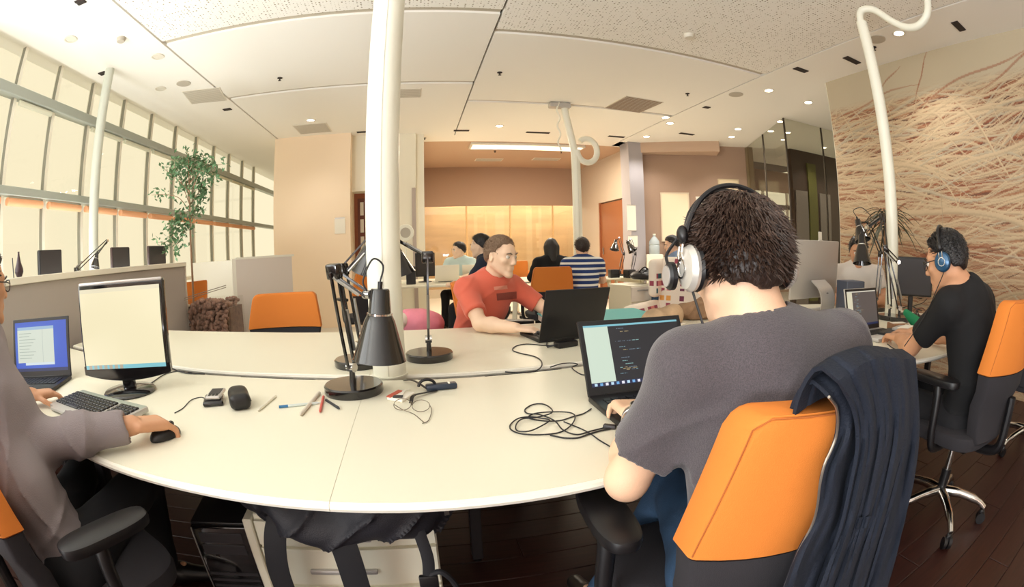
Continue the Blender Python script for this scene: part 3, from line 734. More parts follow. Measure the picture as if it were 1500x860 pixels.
def chair_body(t, zb=.72, ztop=.985, arms=True, base=True):
    # upper back cover (orange), lower back (black); person faces +y
    yb = lambda z: -.235-.16*max(0, z-.52)
    wt = lambda q: .236-.034*((q-zb)/(ztop-zb))**1.2
    L = [(zb, yb(zb), .232, .062, .06), (zb+.004, yb(zb), .236, .074, .06)]
    for q in np.linspace(zb+.03, ztop-.035, 6): L.append((q, yb(q), wt(q), .074, .06))
    L += [(ztop-.016, yb(ztop-.016), wt(ztop)-.003, .074, .06), (ztop-.006, yb(ztop), wt(ztop)-.011, .072, .06), (ztop, yb(ztop), wt(ztop)-.02, .062, .06)]
    pad(L).build('back_cover', M['orange'], t, 40, True)
    pr_ = [V(sx*(wt(q)-.002), yb(q)-.0365+.06*(wt(q)/.22)**2, q) for sx, qs in ((-1, np.linspace(zb+.01, ztop-.02, 8)),) for q in qs]
    pr_ += [V(x, yb(ztop)-.0365+.06*(x/.22)**2, ztop-.003) for x in np.linspace(-wt(ztop)+.02, wt(ztop)-.02, 9)]
    pr_ += [V(wt(q)-.002, yb(q)-.0365+.06*(wt(q)/.22)**2, q) for q in np.linspace(ztop-.02, zb+.01, 8)]
    MB().tube(pr_, .0013, 6).build('piping', M['orange_seam'], t, 60, True)
    L = [(.44, -.215, .16, .03, .04), (.45, -.215, .168, .056, .045)]
    for q in np.linspace(.48, zb-.01, 5): L.append((q, yb(q)+(.02 if q < .6 else 0), .17+.06*min(1, (q-.44)/.25), .066, .06))
    L += [(zb-.002, yb(zb), .232, .066, .06)]
    pad(L).build('lower_back', M['chair_black'], t, 40, True)
    sL = []
    mb = MB(); n = 40; ang = np.linspace(0, 2*PI, n, endpoint=False); ex = 4
    cx = np.sign(np.cos(ang))*np.abs(np.cos(ang))**(2/ex); sy = np.sign(np.sin(ang))*np.abs(np.sin(ang))**(2/ex)
    v = []; f = []
    for z, k in ((.405, .9), (.415, .98), (.445, 1.0), (.465, .98), (.475, .9)):
        v.append(np.stack([cx*.245*k, .02+sy*.235*k, np.full(n, z)+(.012*(1-sy) if z > .44 else 0)*0], 1))
    for i in range(4):
        for j in range(n): f.append((i*n+j, i*n+(j+1) % n, (i+1)*n+(j+1) % n, (i+1)*n+j))
    f.append(tuple(range(n))[::-1]); f.append(tuple(4*n+j for j in range(n)))
    mb.add(np.vstack(v), f).build('seat', M['chair_black'], t, 40, True)
    MB().tube(smooth_path([(0, -.02, .385), (0, -.2, .385), (0, -.275, .42), (0, -.285, .52), (0, -.285, .62)], 5), .022, 10).build('back_support', M['black'], t, 35, True)
    MB().box((0, .0, .385), (.2, .26, .05), None, .015, 2).build('mechanism', M['black'], t, 35, True)
    if arms:
        for s in (-1, 1):
            MB().tube(smooth_path([(s*.12, -.02, .39), (s*.26, -.02, .40), (s*.29, -.01, .46), (s*.29, 0, .60), (s*.285, .01, .655)], 5), np.linspace(.016, .022, 21), 10).build('arm_post', M['black'], t, 40, True)
            v = []; f = []; n2 = 28; ang2 = np.linspace(0, 2*PI, n2, endpoint=False); e2 = 3
            c2 = np.sign(np.cos(ang2))*np.abs(np.cos(ang2))**(2/e2); s2 = np.sign(np.sin(ang2))*np.abs(np.sin(ang2))**(2/e2)
            for z, k in ((.655, .8), (.658, .95), (.672, 1), (.682, .95), (.685, .82)):
                v.append(np.stack([s*.285+c2*.047*k, .03+s2*(.135-.047*(1-k)), np.full(n2, z)], 1))
            for i in range(4):
                for j in range(n2): f.append((i*n2+j, i*n2+(j+1) % n2, (i+1)*n2+(j+1) % n2, (i+1)*n2+j))
            f.append(tuple(range(n2))[::-1]); f.append(tuple(4*n2+j for j in range(n2)))
            MB().add(np.vstack(v), f).build('armrest', M['black'], t, 40, True)
    if base:
        MB().cyl((0, 0, .12), (0, 0, .24), .028, n=16).build('gas_column', M['black'], t, 35, True)
        MB().cyl((0, 0, .24), (0, 0, .37), .018, n=16).build('gas_piston', M['chrome'], t, 35, True)
        for i in range(5):
            a = 2*PI*i/5+.3; d = V(math.cos(a), math.sin(a), 0)
            leg = MB().tube(smooth_path([d*.02+V(0, 0, .135), d*.12+V(0, 0, .13), d*.24+V(0, 0, .105), d*.295+V(0, 0, .075)], 4), [.024]*4+[.021]*4+[.016]*5, 10).build('base_leg', M['chrome'], t, 40, True)
            w = MB()
            for q in (-.014, .014):
                c = d*.295+V(0, 0, .028)+V(-d[1], d[0], 0)*q; w.cyl(c-V(-d[1], d[0], 0)*.009, c+V(-d[1], d[0], 0)*.009, .028, n=14)
            w.box(d*.29+V(0, 0, .05), (.03, .03, .04), rotz(a), .008); w.build('caster', M['black'], t, 40, True)
chair_t = thing('office_chair', 'black office chair with an orange back cover and a navy jacket hung over it', 'chair', (0, 0, 0), 0, 'orange-backed office chairs')
chair_body(chair_t)
CH = dict(
    left=((-1.0, .80, 0), -.5, 'office chair under the man in the pale shirt, orange cover just showing'),
    black=((2.13, .78, 0), -.12, 'orange-backed office chair of the man in the black t-shirt'),
    empty=((-1.0, 3.22, 0), PI+.06, 'empty office chair, its broad orange back facing over the far desk edge'),
    red=((.56, 3.03, 0), PI+1.22, 'orange chair behind the man in the orange-red t-shirt'),
    mid=((1.45, 5.15, 0), -.05, 'orange and dark grey chair back between the far desks, left of the striped shirt'),
    mid2=((1.48, 7.6, 0), .3, 'orange chair furthest back, half hidden by the head of the man in orange-red'),
    pol=((-.62, 5.6, 0), .5, 'orange chair beyond the desk lamps, left of the thick pole'),
    mural=((4.05, 2.95, 0), PI-.5, 'orange chair of the person in the light grey shirt by the mural'),
    edge=((3.45, .62, 0), -1.3, 'office chair standing against the mural beyond the man in black'),
)
for k, (p, r, lb) in CH.items(): CH[k] = dup(chair_t, p, r, label=lb)
CH['empty'].scale = (1.22, 1, .945); CH['black'].scale = (1, 1, 1.06)
chair_t.location = (.622, .722, 0); chair_t.rotation_euler = (0, 0, -.06)
# ------------------------------------------------------------------ laptops
def A3(*c): return np.array(lin(*c)[:3])
scr = attr_mat('lit_screen', emit=.9)
def laptop(name, label, loc, rot, wd, dp, hg, tilt, body, img, keys=M['black'], group='open laptops'):
    t = thing(name, label, 'laptop', loc, rot, group)
    MB().box((0, -dp/2, .010), (wd, dp, .018), None, .004, 2).build('base', body, t, 35, True)
    kb = MB(); nr, nc = 5, 13; kw = wd*.86/nc; kd = dp*.42/nr
    for r in range(nr):
        for c in range(nc): kb.box((-wd*.43+kw*(c+.5), -.045-kd*(r+.5), .0205), (kw*.84, kd*.84, .003))
    kb.build('keys', keys, t, 35, True)
    MB().box((0, -dp*.80, .0194), (wd*.26, dp*.26, .0012)).build('touchpad', M['dark_grey'], t, 35, True)
    R = rotx(-tilt)                        # screen leans back (towards +y)
    lid = MB().box(R @ V(0, 0, hg/2)+V(0, .0, .014), (wd, .010, hg), R, .003, 2).build('lid', body, t, 35, True)
    if img is not None:
        bz = .016; o = R @ V(-wd/2+bz, -.0055, bz+.012)+V(0, 0, .014)
        mtx = ROOTM[t.name]; M3 = np.array(mtx.to_3x3()); T = np.array(mtx.translation)
        bez = MB().box(R @ V(0, -.0051, hg/2)+V(0, 0, .014), (wd-.006, .0006, hg-.006), R).build('bezel', M['black'], t, 35, True)
        painted_panel('screen', img, M3 @ o+T, M3 @ (R @ V(wd-2*bz, 0, 0)), M3 @ (R @ V(0, 0, hg-2*bz-.012)), scr, t)
    MB().cyl((-wd*.36, 0, .016), (wd*.36, 0, .016), .007, n=10).build('hinge', M['black'], t, 35, True)
    return t
def code_screen(W=150, H=94, side=.24, seed=1, bgc=(26, 26, 34), panel=(206, 222, 204), top=(128, 190, 204), bar=True, slant=0):
    g = np.random.default_rng(seed); im = np.zeros((H, W, 3)); im[:] = A3(*bgc); s = int(W*side)
    im[:, :s] = A3(*panel); im[:3] = A3(*top); y = 7; ind = s+10
    while y < H-12:
        n = g.integers(0, 4); ind = s+8+int(g.integers(0, 3))*5
        x = ind
        for _ in range(n):
            L = int(g.integers(4, 14)); c = [(150, 200, 200), (120, 160, 175), (190, 170, 120), (110, 130, 150)][g.integers(0, 4)]
            for q in range(L):
                if x+q < W-4 and g.random() < .8: im[y, x+q] = A3(*c)*g.uniform(.5, 1)
            x += L+2
        y += 2 if g.random() < .6 else 5
    if bar:
        im[-6:] = A3(24, 34, 74)
        for i in range(9): im[-5:-1, 4+i*8:8+i*8] = A3(*[(190, 220, 240), (110, 170, 220), (230, 230, 240)][i % 3])
    return im
laptop('laptop', 'black laptop with dark code on screen in front of the grey t-shirt', (.665, 1.272, ZD), .0, .37, .26, .238, math.radians(27), M['black'], code_screen())
def win_screen(W=120, H=80):
    im = np.zeros((H, W, 3)); yy, xx = np.mgrid[0:H, 0:W]/np.array([[[H]], [[W]]]); im[:] = A3(38, 80, 190)
    im += (np.exp(-((xx-.4)**2+(yy-.5)**2)/.1))[..., None]*(A3(96, 150, 226)-A3(38, 80, 190))*.6
    im[8:66, 6:92] = A3(206, 214, 200); im[8:13, 6:92] = A3(150, 180, 206); im[66:70, 24:92] = A3(206, 220, 226); im[13:66, 66] = A3(180, 190, 180)
    for y in range(18, 62, 5): im[y, 10:34+(y*7) % 20] = A3(160, 172, 160)
    im[-5:] = A3(20, 40, 90); return im
laptop('laptop', 'black laptop with a blue desktop screen beside the left man', (-1.84, 1.60, ZD), .30, .39, .27, .27, math.radians(14), M['black'], win_screen())
laptop('laptop', 'black laptop seen from behind in front of the man in orange-red', (.735, 2.20, ZD), PI+.16, .345, .25, .262, math.radians(20), M['black'], None)
laptop('laptop', 'thin silver laptop with grey code beside the man in black', (2.30, 1.60, ZD), -.02, .335, .23, .235, math.radians(12), M['silver'], code_screen(seed=4, bgc=(84, 76, 74), panel=(214, 206, 178), top=(206, 200, 184), side=.17))
# ------------------------------------------------------------------ monitor, keyboard, mouse on the left desk
t = thing('monitor', 'black glossy monitor with a blank cream screen on a round foot', 'monitor', (-1.165, 1.52, ZD), .24)
R = rotx(-.06)
MB().lathe([(.001, 0), (.118, 0), (.12, .006), (.112, .013), (.05, .02), (.001, .021)], (0, .0, 0)).build('foot', M['black_gloss'], t, 40, True)
MB().box((0, .01, .055), (.06, .03, .09), None, .01, 2).build('neck', M['black_gloss'], t, 40, True)
MB().box((0, .022, .245), (.415, .04, .345), R, .012, 3).build('casing', M['black_gloss'], t, 40, True)
mb = MB(); pts = [(-.207, 0), (.207, 0), (.207, .03), (-.207, .03)]
xs = np.linspace(-.2075, .2075, 15); low = [(x, -.026*(1-(x/.2075)**2)) for x in xs]
mb.prism_in(low+[(.2075, .032), (-.2075, .032)], V(0, .012, .072), V(1, 0, 0), R @ V(0, 0, 1), R @ V(0, -1, 0), .022); mb.build('chin', M['black_gloss'], t, 40, True)
MB().box(R @ V(0, -.003, .17)+V(0, .01, .244), (.40, .012, .012), R, .004, 2).build('top_trim', M['silver'], t, 40, True)
mtx = ROOTM[t.name]; M3 = np.array(mtx.to_3x3()); T = np.array(mtx.translation)
im = np.zeros((60, 74, 3)); im[:] = A3(244, 232, 192); im[:3] = A3(232, 222, 190); im[-3:] = A3(130, 196, 206)
for i in range(7): im[-3:, 3+i*5:6+i*5] = A3(180, 170, 150)
painted_panel('screen', im, M3 @ (V(-.192, -.016, .0955))+T, M3 @ V(.384, 0, 0), M3 @ (R @ V(0, 0, .300)), scr, t)
# keyboard
kbc = V(-1.165, 1.262, ZD); KA = -.30
t = thing('keyboard', 'full-size keyboard with silver body and black keys before the blank monitor', 'keyboard', kbc, KA)
MB().box((0, 0, .013), (.47, .19, .02), rotx(.05), .006, 2).build('body', M['silver'], t, 40, True)
MB().box((0, .078, .024), (.46, .03, .008), rotx(.05), .003, 2).build('media_strip', mat('keyboard_strip', (168, 176, 166), .4, .3), t, 40, True)
k = MB(); 
for r in range(6):
    for c in range(21):
        if c in (15,): continue
        if r == 5 and 3 < c < 9 and c != 6: continue
        wk = .1 if (r == 5 and c == 6) else .0185
        k.box((-.215+c*.0214, .052-r*.0212, .027-.0011*r), (wk, .0175, .009), rotx(.05), .002)
k.build('keycaps', M['black'], t, 35, True)
MB().box((0, -.085, .012), (.40, .05, .012), rotx(.08), .005, 2).build('palm_rest', M['silver'], t, 40, True)
def mouse(label, loc, rot, m=M['black']):
    t = thing('computer_mouse', label, 'mouse', loc, rot)
    F = Field((-.05, -.08, -.01), (.05, .08, .06), .004); F.ell((0, 0, .006), (.031, .055, .03)); F.cut((0, 0, 0), (0, 0, -1))
    v, f = F.mesh(); make_obj('shell', v, f, m, t, 180, True); MB().cyl((-.004, .03, .033), (.004, .03, .033), .008, n=12).build('scroll_wheel', M['dark_grey'], t, 35, True)
mouse('dark mouse under the right hand of the left man', (-.742, 1.10, ZD), -.5)
mouse('black mouse under the hand of the man in orange-red', (.60, 2.31, ZD), PI-.4)
# ------------------------------------------------------------------ desk lamps (balanced arm)
def desk_lamp(label, base, joint, end, shade=None, rb=.1, sh_len=.20, sh_r=.086, cord=True, group='black balanced-arm desk lamps'):
    base, joint, end = (np.asarray(q, float) for q in (base, joint, end))
    t = thing('desk_lamp', label, 'lamp', base, 0, group)
    MB().lathe([(.001, 0), (rb, 0), (rb+.002, .004), (rb+.002, .026), (rb-.003, .031), (.001, .032)], base, None, 40).build('base', M['black_lamp'], t)
    MB().cyl(base+V(0, 0, .03), base+V(0, 0, .085), .012, .009, 14).build('post', M['black_lamp'], t)
    p0 = base+V(0, 0, .085); d = d_norm(joint-p0); side = d_norm(np.cross(d, V(0, 0, 1))) if abs(d[2]) < .99 else V(1, 0, 0)
    off = np.cross(side, d)*.016
    hd = d_norm(end-joint); offu = np.cross(side, hd)*.014
    for s in (-1, 1):
        MB().beam(p0+off*s, joint+off*s, .009, .009, .001).build('lower_arm', M['black_lamp'], t)
        MB().beam(joint+offu*s, end+offu*s, .008, .008, .001).build('upper_arm', M['black_lamp'], t)
    q = p0+d*.03; MB().tube([q+off*1.9+d*x for x in np.linspace(.02, .16, 12)], .0065, 8).build('spring', M['steel'], t)
    MB().tube([joint+offu*1.8+hd*x for x in np.linspace(.01, .11, 10)], .006, 8).build('spring', M['steel'], t)
    MB().cyl(p0-side*.014, p0+side*.014, .016, n=14).build('knuckle', M['chrome'], t)
    MB().box(joint, (.03, .05, .05), frame(side, d), .006, 2).build('elbow_plate', M['black_lamp'], t)
    MB().cyl(joint-side*.018, joint+side*.018, .011, n=12).build('elbow_bolt', M['chrome'], t)
    MB().cyl(end-side*.013, end+side*.013, .014, n=12).build('head_joint', M['chrome'], t)
    if shade is not None:
        top, bot = (np.asarray(x, float) for x in shade); ax = d_norm(bot-top); L = np.linalg.norm(bot-top)
        Rr = frame(ax, V(0, 1, 0) if abs(ax[1]) < .9 else V(1, 0, 0)); Rz = np.stack([Rr[:, 0], Rr[:, 2]*-1, Rr[:, 1]], 1)
        if np.linalg.det(Rz) < 0: Rz[:, 0] *= -1
        k = sh_r/.086
        prof = [(.001, 0), (.027*k, .0), (.031*k, .006), (.037*k, L*.34), (.040*k, L*.36), (.05*k, L*.45), (sh_r, L*.985), (sh_r+.002, L), (sh_r-.003, L), (.047*k, L*.46), (.034*k, L*.35), (.001, L*.32)]
        s = MB().lathe(prof, top, Rz, 40).build('shade', M['black_lamp'], t)
        MB().ball(top+ax*L*.62, .028*k, None, 14, 8).build('bulb', mat('bulb_glass', (240, 236, 226), .3), s)
        MB().lathe([(.0385*k, L*.335), (.0415*k, L*.34), (.0415*k, L*.365), (.0385*k, L*.37)], top, Rz, 32).build('shade_ring', M['chrome'], s)
        MB().cyl(top-ax*.022, top+ax*.004, .008, n=12).build('socket_stem', M['black'], s)
        MB().beam(end, top+ax*L*.12, .012, .012, .002).build('bracket', M['black_lamp'], t)
        if cord:
            a0 = top-ax*.022; b0 = end+V(0, 0, .01); up = V(0, 0, .085)
            MB().tube(smooth_path([a0, a0+up*.5+(a0-b0)*.25, a0*.5+b0*.5+up, b0+up*.5-(a0-b0)*.25, b0], 8), .003, 8).build('cord', M['cable'], t)
    return t
desk_lamp('black desk lamp in front of the thick pole, cone shade hanging over the desk', (-.235, 1.545, ZD), (-.265, 1.50, 1.145), (-.160, 1.50, 1.068), ((-.118, 1.50, 1.085), (-.134, 1.50, .858)))
desk_lamp('black desk lamp to the right of the thick pole, round foot on the far desk', (.038, 1.995, ZD), (.048, 2.0, 1.17), (-.14, 2.05, 1.285), ((-.17, 2.07, 1.29), (-.21, 2.12, 1.12)))
desk_lamp('black desk lamp whose foot is half hidden behind the cone shade', (-.262, 1.93, ZD), (-.305, 1.95, 1.135), (-.165, 1.96, 1.275), ((-.13, 1.97, 1.28), (-.09, 1.99, 1.10)))
# ------------------------------------------------------------------ fixtures on the ceiling
M['vent_dark'] = mat('vent_dark', (46, 36, 32), .7); M['ring'] = mat('lamp_ring', (226, 220, 206), .4)
M['vent_grey'] = mat('vent_grey', (190, 182, 168), .6)
WARM = (1.0, .95, .87)
dl_mesh = None
def downlight(px, py, lit=True, watts=22, label=None, r=.055):
    p = atz(px, py, ZT-.004); t = thing('ceiling_downlight', label or ('lit round downlight flush in the ceiling' if lit else 'unlit round downlight flush in the pale ceiling'), 'downlight', p, 0, 'lit ceiling downlights' if lit else 'unlit ceiling downlights')
    MB().lathe([(r, .003), (r+.018, .003), (r+.02, 0), (r+.014, -.006), (r, -.004)], p, None, 24, True).build('trim_ring', M['ring'], t)
    MB().cyl(p+V(0, 0, -.001), p+V(0, 0, .002), r*.98, n=20).build('lamp_disc', M['lit'] if lit else M['ring'], t)
    if lit and watts:
        l = bpy.data.lights.new('downlight_beam', 'SPOT'); l.energy = watts; l.color = WARM; l.spot_size = 2.2; l.spot_blend = .7; l.shadow_soft_size = .05
        o = bpy.data.objects.new('downlight_beam', l); C.objects.link(o); o.parent = t; o.location = (0, 0, -.03)
for (x, y, lb) in ((731.5, 184.5, 'lit downlight above the far light bar, left of the distant pole'), (981.5, 180.5, 'lit downlight just right of the big square air vent'), (947, 200, 'lit downlight at the left end of the wall bulkhead'), (1081, 189, 'lit downlight in front of the tan glazing post'), (1071.6, 200.5, 'lit downlight at the right end of the wall bulkhead'), (975, 172, 'lit downlight behind the big square air vent, the smaller of two there'),
    (455, 176, 'lit downlight washing the orange wall'), (1316.6, 48.7, 'lit round downlight under the curved white hose'), (1126, 132.6, 'lit downlight by the end of the dark ceiling gap on the right'), (1184, 150, 'lit downlight in front of the mural\'s upper left corner'), (1129, 192, 'lit downlight directly above the glass box door'), (1143, 178, 'lit downlight at the corner of the glass box')):
    downlight(x, y, True, 30 if x == 1316.6 else (16 if x == 455 else 60), lb)
for (x, y, lb) in ((103.5, 57.5, 'unlit downlight nearest the camera above the window wall'), (231, 83, 'unlit downlight beside the dark ceiling gap on the left'), (235, 130, 'unlit downlight between the pale grille and the windows')): downlight(x, y, False, 0, lb)
# recessed row in the corridor and the rear glazed room
for i, (p, lb) in enumerate((((6.1, 5.9), 'corridor downlight just inside the glass box corner'), ((7.6, 6.3), 'corridor downlight in front of the olive strip'), ((8.6, 6.2), 'corridor downlight before the right grey door leaf'), ((8.2, 8.0), 'corridor downlight deep behind, towards the far bright window'), ((9.0, 5.4), 'corridor downlight close to the back of the mural wall'))):
    t = thing('corridor_downlight', lb, 'downlight', (p[0], p[1], ZT-.004), 0, 'corridor downlights')
    MB().lathe([(.05, .003), (.066, 0), (.05, -.004)], (p[0], p[1], ZT-.004), None, 20, True).build('trim_ring', M['ring'], t)
    MB().cyl((p[0], p[1], ZT-.005), (p[0], p[1], ZT-.002), .05, n=18).build('lamp_disc', M['lit'], t)
    l = bpy.data.lights.new('downlight_beam', 'SPOT'); l.energy = 40; l.color = WARM; l.spot_size = 2.2; l.spot_blend = .7; l.shadow_soft_size = .05
    o = bpy.data.objects.new('downlight_beam', l); C.objects.link(o); o.parent = t; o.location = (0, 0, -.03)
for i, (x, lb) in enumerate(((.9, 'lamp inside the glazed rear room, first from the left'), (2.2, 'lamp inside the glazed rear room, second from the left'), (3.5, 'lamp inside the glazed rear room, third from the left'), (4.8, 'lamp inside the glazed rear room beside its white column'))):
    p = V(x, 13.3, 2.79)
    t = thing('glazed_room_lamp', lb, 'lamp', p, 0, 'lamps of the glazed rear room')
    MB().cyl(p-V(0, 0, .02), p, .12, n=24).build('diffuser', M['lit'], t); MB().lathe([(.12, 0), (.135, 0), (.135, -.022), (.12, -.022)], p, None, 24, True).build('rim', M['ring'], t)
    l = bpy.data.lights.new('room_lamp', 'POINT'); l.energy = 34; l.color = (1, .94, .84); l.shadow_soft_size = .12
    o = bpy.data.objects.new('room_lamp', l); C.objects.link(o); o.parent = t; o.location = (0, 0, -.16)
# long cove light over the rear zone
a, b = V(1.05, 8.92, ZT), V(3.3, 8.92, ZT)
t = thing('linear_light', 'long white ceiling light bar above the far desks', 'light bar', (2.17, 8.92, ZT))
MB().span((1.05, 8.70, ZT-.05), (3.3, 9.15, ZT-.001), .006).build('housing', M['ring'], t)
MB().span((1.09, 8.74, ZT-.054), (3.26, 9.11, ZT-.0505)).build('diffuser', mat('bar_diffuser', (255, 244, 220), .5, emit=(1, .9, .72, 1), estr=1.2), t)
l = area_light('bar_glow', (0, 0, -.07), (0, 0, 0), 2.1, .35, 110, (1, .86, .66)); l.parent = t
# dark slots, vents, smoke detectors, sprinklers
def slot(px, py, w, d, label, rot=0, m=None, cat='vent', grp='dark ceiling slots'):
    p = atz(px, py, ZT); t = thing('ceiling_vent', label, cat, p, rot, grp); R = rotz(rot)
    MB().box(p+V(0, 0, -.004), (w, d, .008), R, .002).build('frame', M['ring'] if m else M['vent_dark'], t)
    s = MB()
    n = max(2, int(d/.035))
    for i in range(n): s.box(p+R @ V(0, -d/2+d*(i+.5)/n, -.009), (w*.94, d/n*.45, .004), R)
    s.build('slats', m or M['vent_dark'], t)
for (x, y, w, lb) in ((788, 194, .42, 'long dark slot in the ceiling left of the distant pole'), (903, 200, .32, 'dark slot in the ceiling right of the distant pole\'s coil'), (1006, 196, .3, 'dark slot above the wall bulkhead'), (1404, 38, .22, 'dark slot above the mural, right of the curved hose'), (1248, 88, .26, 'dark slot behind the slim pole above the mural'), (1173, 102, .2, 'short dark slot left of the slim pole'), (676, 191, .26, 'dark slot at the end of the central ceiling gap'), (534, 193, .26, 'dark slot between the orange wall and the thick pole'), (151, 107, .10, 'tiny dark slot above the white window column'), (333, 160, .12, 'tiny dark slot beside the pale square grille'), (1035, 157, .1, 'tiny dark slot right of the big square air vent'), (118, 2, .09, 'dark slot at the top edge above the windows')):
    slot(x, y, w, .085, lb)
slot(928, 153, .62, .62, 'large square brown air vent in the ceiling, right of the distant pole', .1, mat('vent_brown', (120, 92, 72), .6), 'vent', None)
slot(300, 140, .5, .5, 'pale square air grille in the ceiling above the windows', .2, M['vent_grey'], 'vent', None)
slot(458, 188, .55, .55, 'pale grey grille in the ceiling in front of the orange wall', 0, M['vent_grey'], 'vent', None)
slot(597, 136, .34, .34, 'small pale ceiling panel beside the thick pole', 0, M['vent_grey'], 'vent', None)
slot(716, 234, .62, .3, 'grey vent in the brown rear ceiling, left one', 0, M['vent_grey'], 'vent', None)
slot(800, 233, .62, .3, 'grey vent in the brown rear ceiling, right one', 0, M['vent_grey'], 'vent', None)
def detector(px, py, r, label, m=None, h=.035):
    p = atz(px, py, ZT); t = thing('smoke_detector', label, 'detector', p, 0, 'round ceiling detectors and speakers')
    MB().lathe([(r, 0), (r, -.008), (r*.8, -h), (.001, -h-.003)], p, None, 22).build('cover', m or M['ring'], t)
    MB().lathe([(r*.5, -h*.5), (r*.86, -h*.55), (r*.86, -h*.75), (r*.5, -h*.7)], p, None, 22, True).build('grille', M['vent_grey'], t)
detector(1009, 51, .055, 'white smoke detector on the perforated ceiling panel')
detector(178, 56, .05, 'grey smoke detector in the ceiling above the first window', M['vent_grey'])
detector(1284, 57, .1, 'flat grey round speaker grille by the curved hose', M['vent_grey'], .008)
detector(1078, 138, .1, 'flat grey round speaker grille above the meeting corner', M['vent_grey'], .008)
detector(269, 122, .09, 'flat pale round speaker grille near the windows', M['vent_grey'], .008)
for (x, y, lb) in ((410, 114, 'sprinkler head alone on the left middle ceiling panel'), (732, 106, 'sprinkler head just right of the central ceiling gap'), (1007, 137, 'sprinkler head in front of the big square air vent, to its right'), (1280, 69, 'sprinkler head beside the grey speaker grille and slim pole'), (622, 202, 'sprinkler head at the corner of the rear zone by the thick pole'), (725, 221, 'sprinkler head behind the light bar, left one'), (822, 222, 'sprinkler head behind the light bar, right one')):
    p = atz(x, y, ZT); t = thing('sprinkler', lb, 'sprinkler', p, 0, 'sprinkler heads')
    MB().lathe([(.03, 0), (.03, -.006), (.008, -.012), (.008, -.03), (.02, -.034), (.001, -.036)], p, None, 14).build('head', M['vent_dark'], t)
# ------------------------------------------------------------------ people
M['skin'] = mat('skin', (232, 188, 156), .5, bump=.05, bscale=200, var=.05, vscale=9)
M['skin_pale'] = mat('skin_pale', (240, 206, 178), .5, var=.05, vscale=9)
M['skin_tan'] = mat('skin_tan', (206, 152, 116), .5, var=.06, vscale=9)
M['hair_dark'] = mat('hair_dark', (46, 32, 26), .45, bump=.6, bscale=120, stretch=(1, 1, .25))
M['hair_brown'] = mat('hair_brown', (128, 104, 84), .6, bump=.5, bscale=200)
M['hair_black'] = mat('hair_black', (26, 22, 22), .4, bump=.5, bscale=140)
M['eye'] = mat('eye_white', (226, 216, 206), .25); M['iris'] = mat('eye_dark', (44, 30, 24), .2)
M['jeans'] = mat('blue_jeans', (44, 70, 98), .85, bump=.3, bscale=400, var=.22, vscale=14)
M['trousers'] = mat('black_trousers', (22, 21, 25), .9)
M['shoe'] = mat('black_shoe', (22, 19, 19), .35)
def heather(name, a, b):
    m = mat(name, a, .92, bump=.25, bscale=420, sheen=.25); nt = m.node_tree; p = nt.nodes['Principled BSDF']
    tc = nt.nodes.new('ShaderNodeTexCoord'); n = nt.nodes.new('ShaderNodeTexNoise'); n.inputs['Scale'].default_value = 520; n.inputs['Detail'].default_value = 2
    r = nt.nodes.new('ShaderNodeValToRGB'); r.color_ramp.elements[0].position = .35; r.color_ramp.elements[1].position = .65
    r.color_ramp.elements[0].color = lin(*a); r.color_ramp.elements[1].color = lin(*b)
    nt.links.new(tc.outputs['Object'], n.inputs['Vector']); nt.links.new(n.outputs[0], r.inputs[0]); nt.links.new(r.outputs[0], p.inputs['Base Color']); return m
M['grey_tee'] = heather('grey_heather', (68, 62, 66), (86, 78, 82))
M['red_tee'] = mat('orange_red_tee', (220, 106, 84), .9, sheen=.2)
M['black_tee'] = mat('black_tee', (17, 16, 18), .9)
M['pale_shirt'] = mat('pale_shirt', (140, 130, 132), .85, bump=.15, bscale=300)
M['light_tee'] = mat('light_grey_tee', (214, 206, 198), .9)
M['navy'] = mat('navy_cotton', (30, 38, 56), .9)
M['blue_tee'] = mat('dusty_blue_tee', (120, 142, 176), .9)
M['aqua'] = mat('pale_aqua_blouse', (202, 222, 220), .9)
def stripes():
    m = mat('navy_white_stripes', (28, 44, 92), .9); nt = m.node_tree; p = nt.nodes['Principled BSDF']
    tc = nt.nodes.new('ShaderNodeTexCoord'); s = nt.nodes.new('ShaderNodeSeparateXYZ'); nt.links.new(tc.outputs['Object'], s.inputs[0])
    a = nt.nodes.new('ShaderNodeMath'); a.operation = 'MULTIPLY'; a.inputs[1].default_value = 1/.060; nt.links.new(s.outputs[2], a.inputs[0])
    f = nt.nodes.new('ShaderNodeMath'); f.operation = 'FRACT'; nt.links.new(a.outputs[0], f.inputs[0])
    g = nt.nodes.new('ShaderNodeMath'); g.operation = 'GREATER_THAN'; g.inputs[1].default_value = .6; nt.links.new(f.outputs[0], g.inputs[0])
    x = nt.nodes.new('ShaderNodeMix'); x.data_type = 'RGBA'; x.inputs['A'].default_value = lin(32, 56, 108); x.inputs['B'].default_value = lin(226, 226, 220)
    nt.links.new(g.outputs[0], x.inputs['Factor']); nt.links.new(x.outputs['Result'], p.inputs['Base Color']); return m
M['stripes'] = stripes()

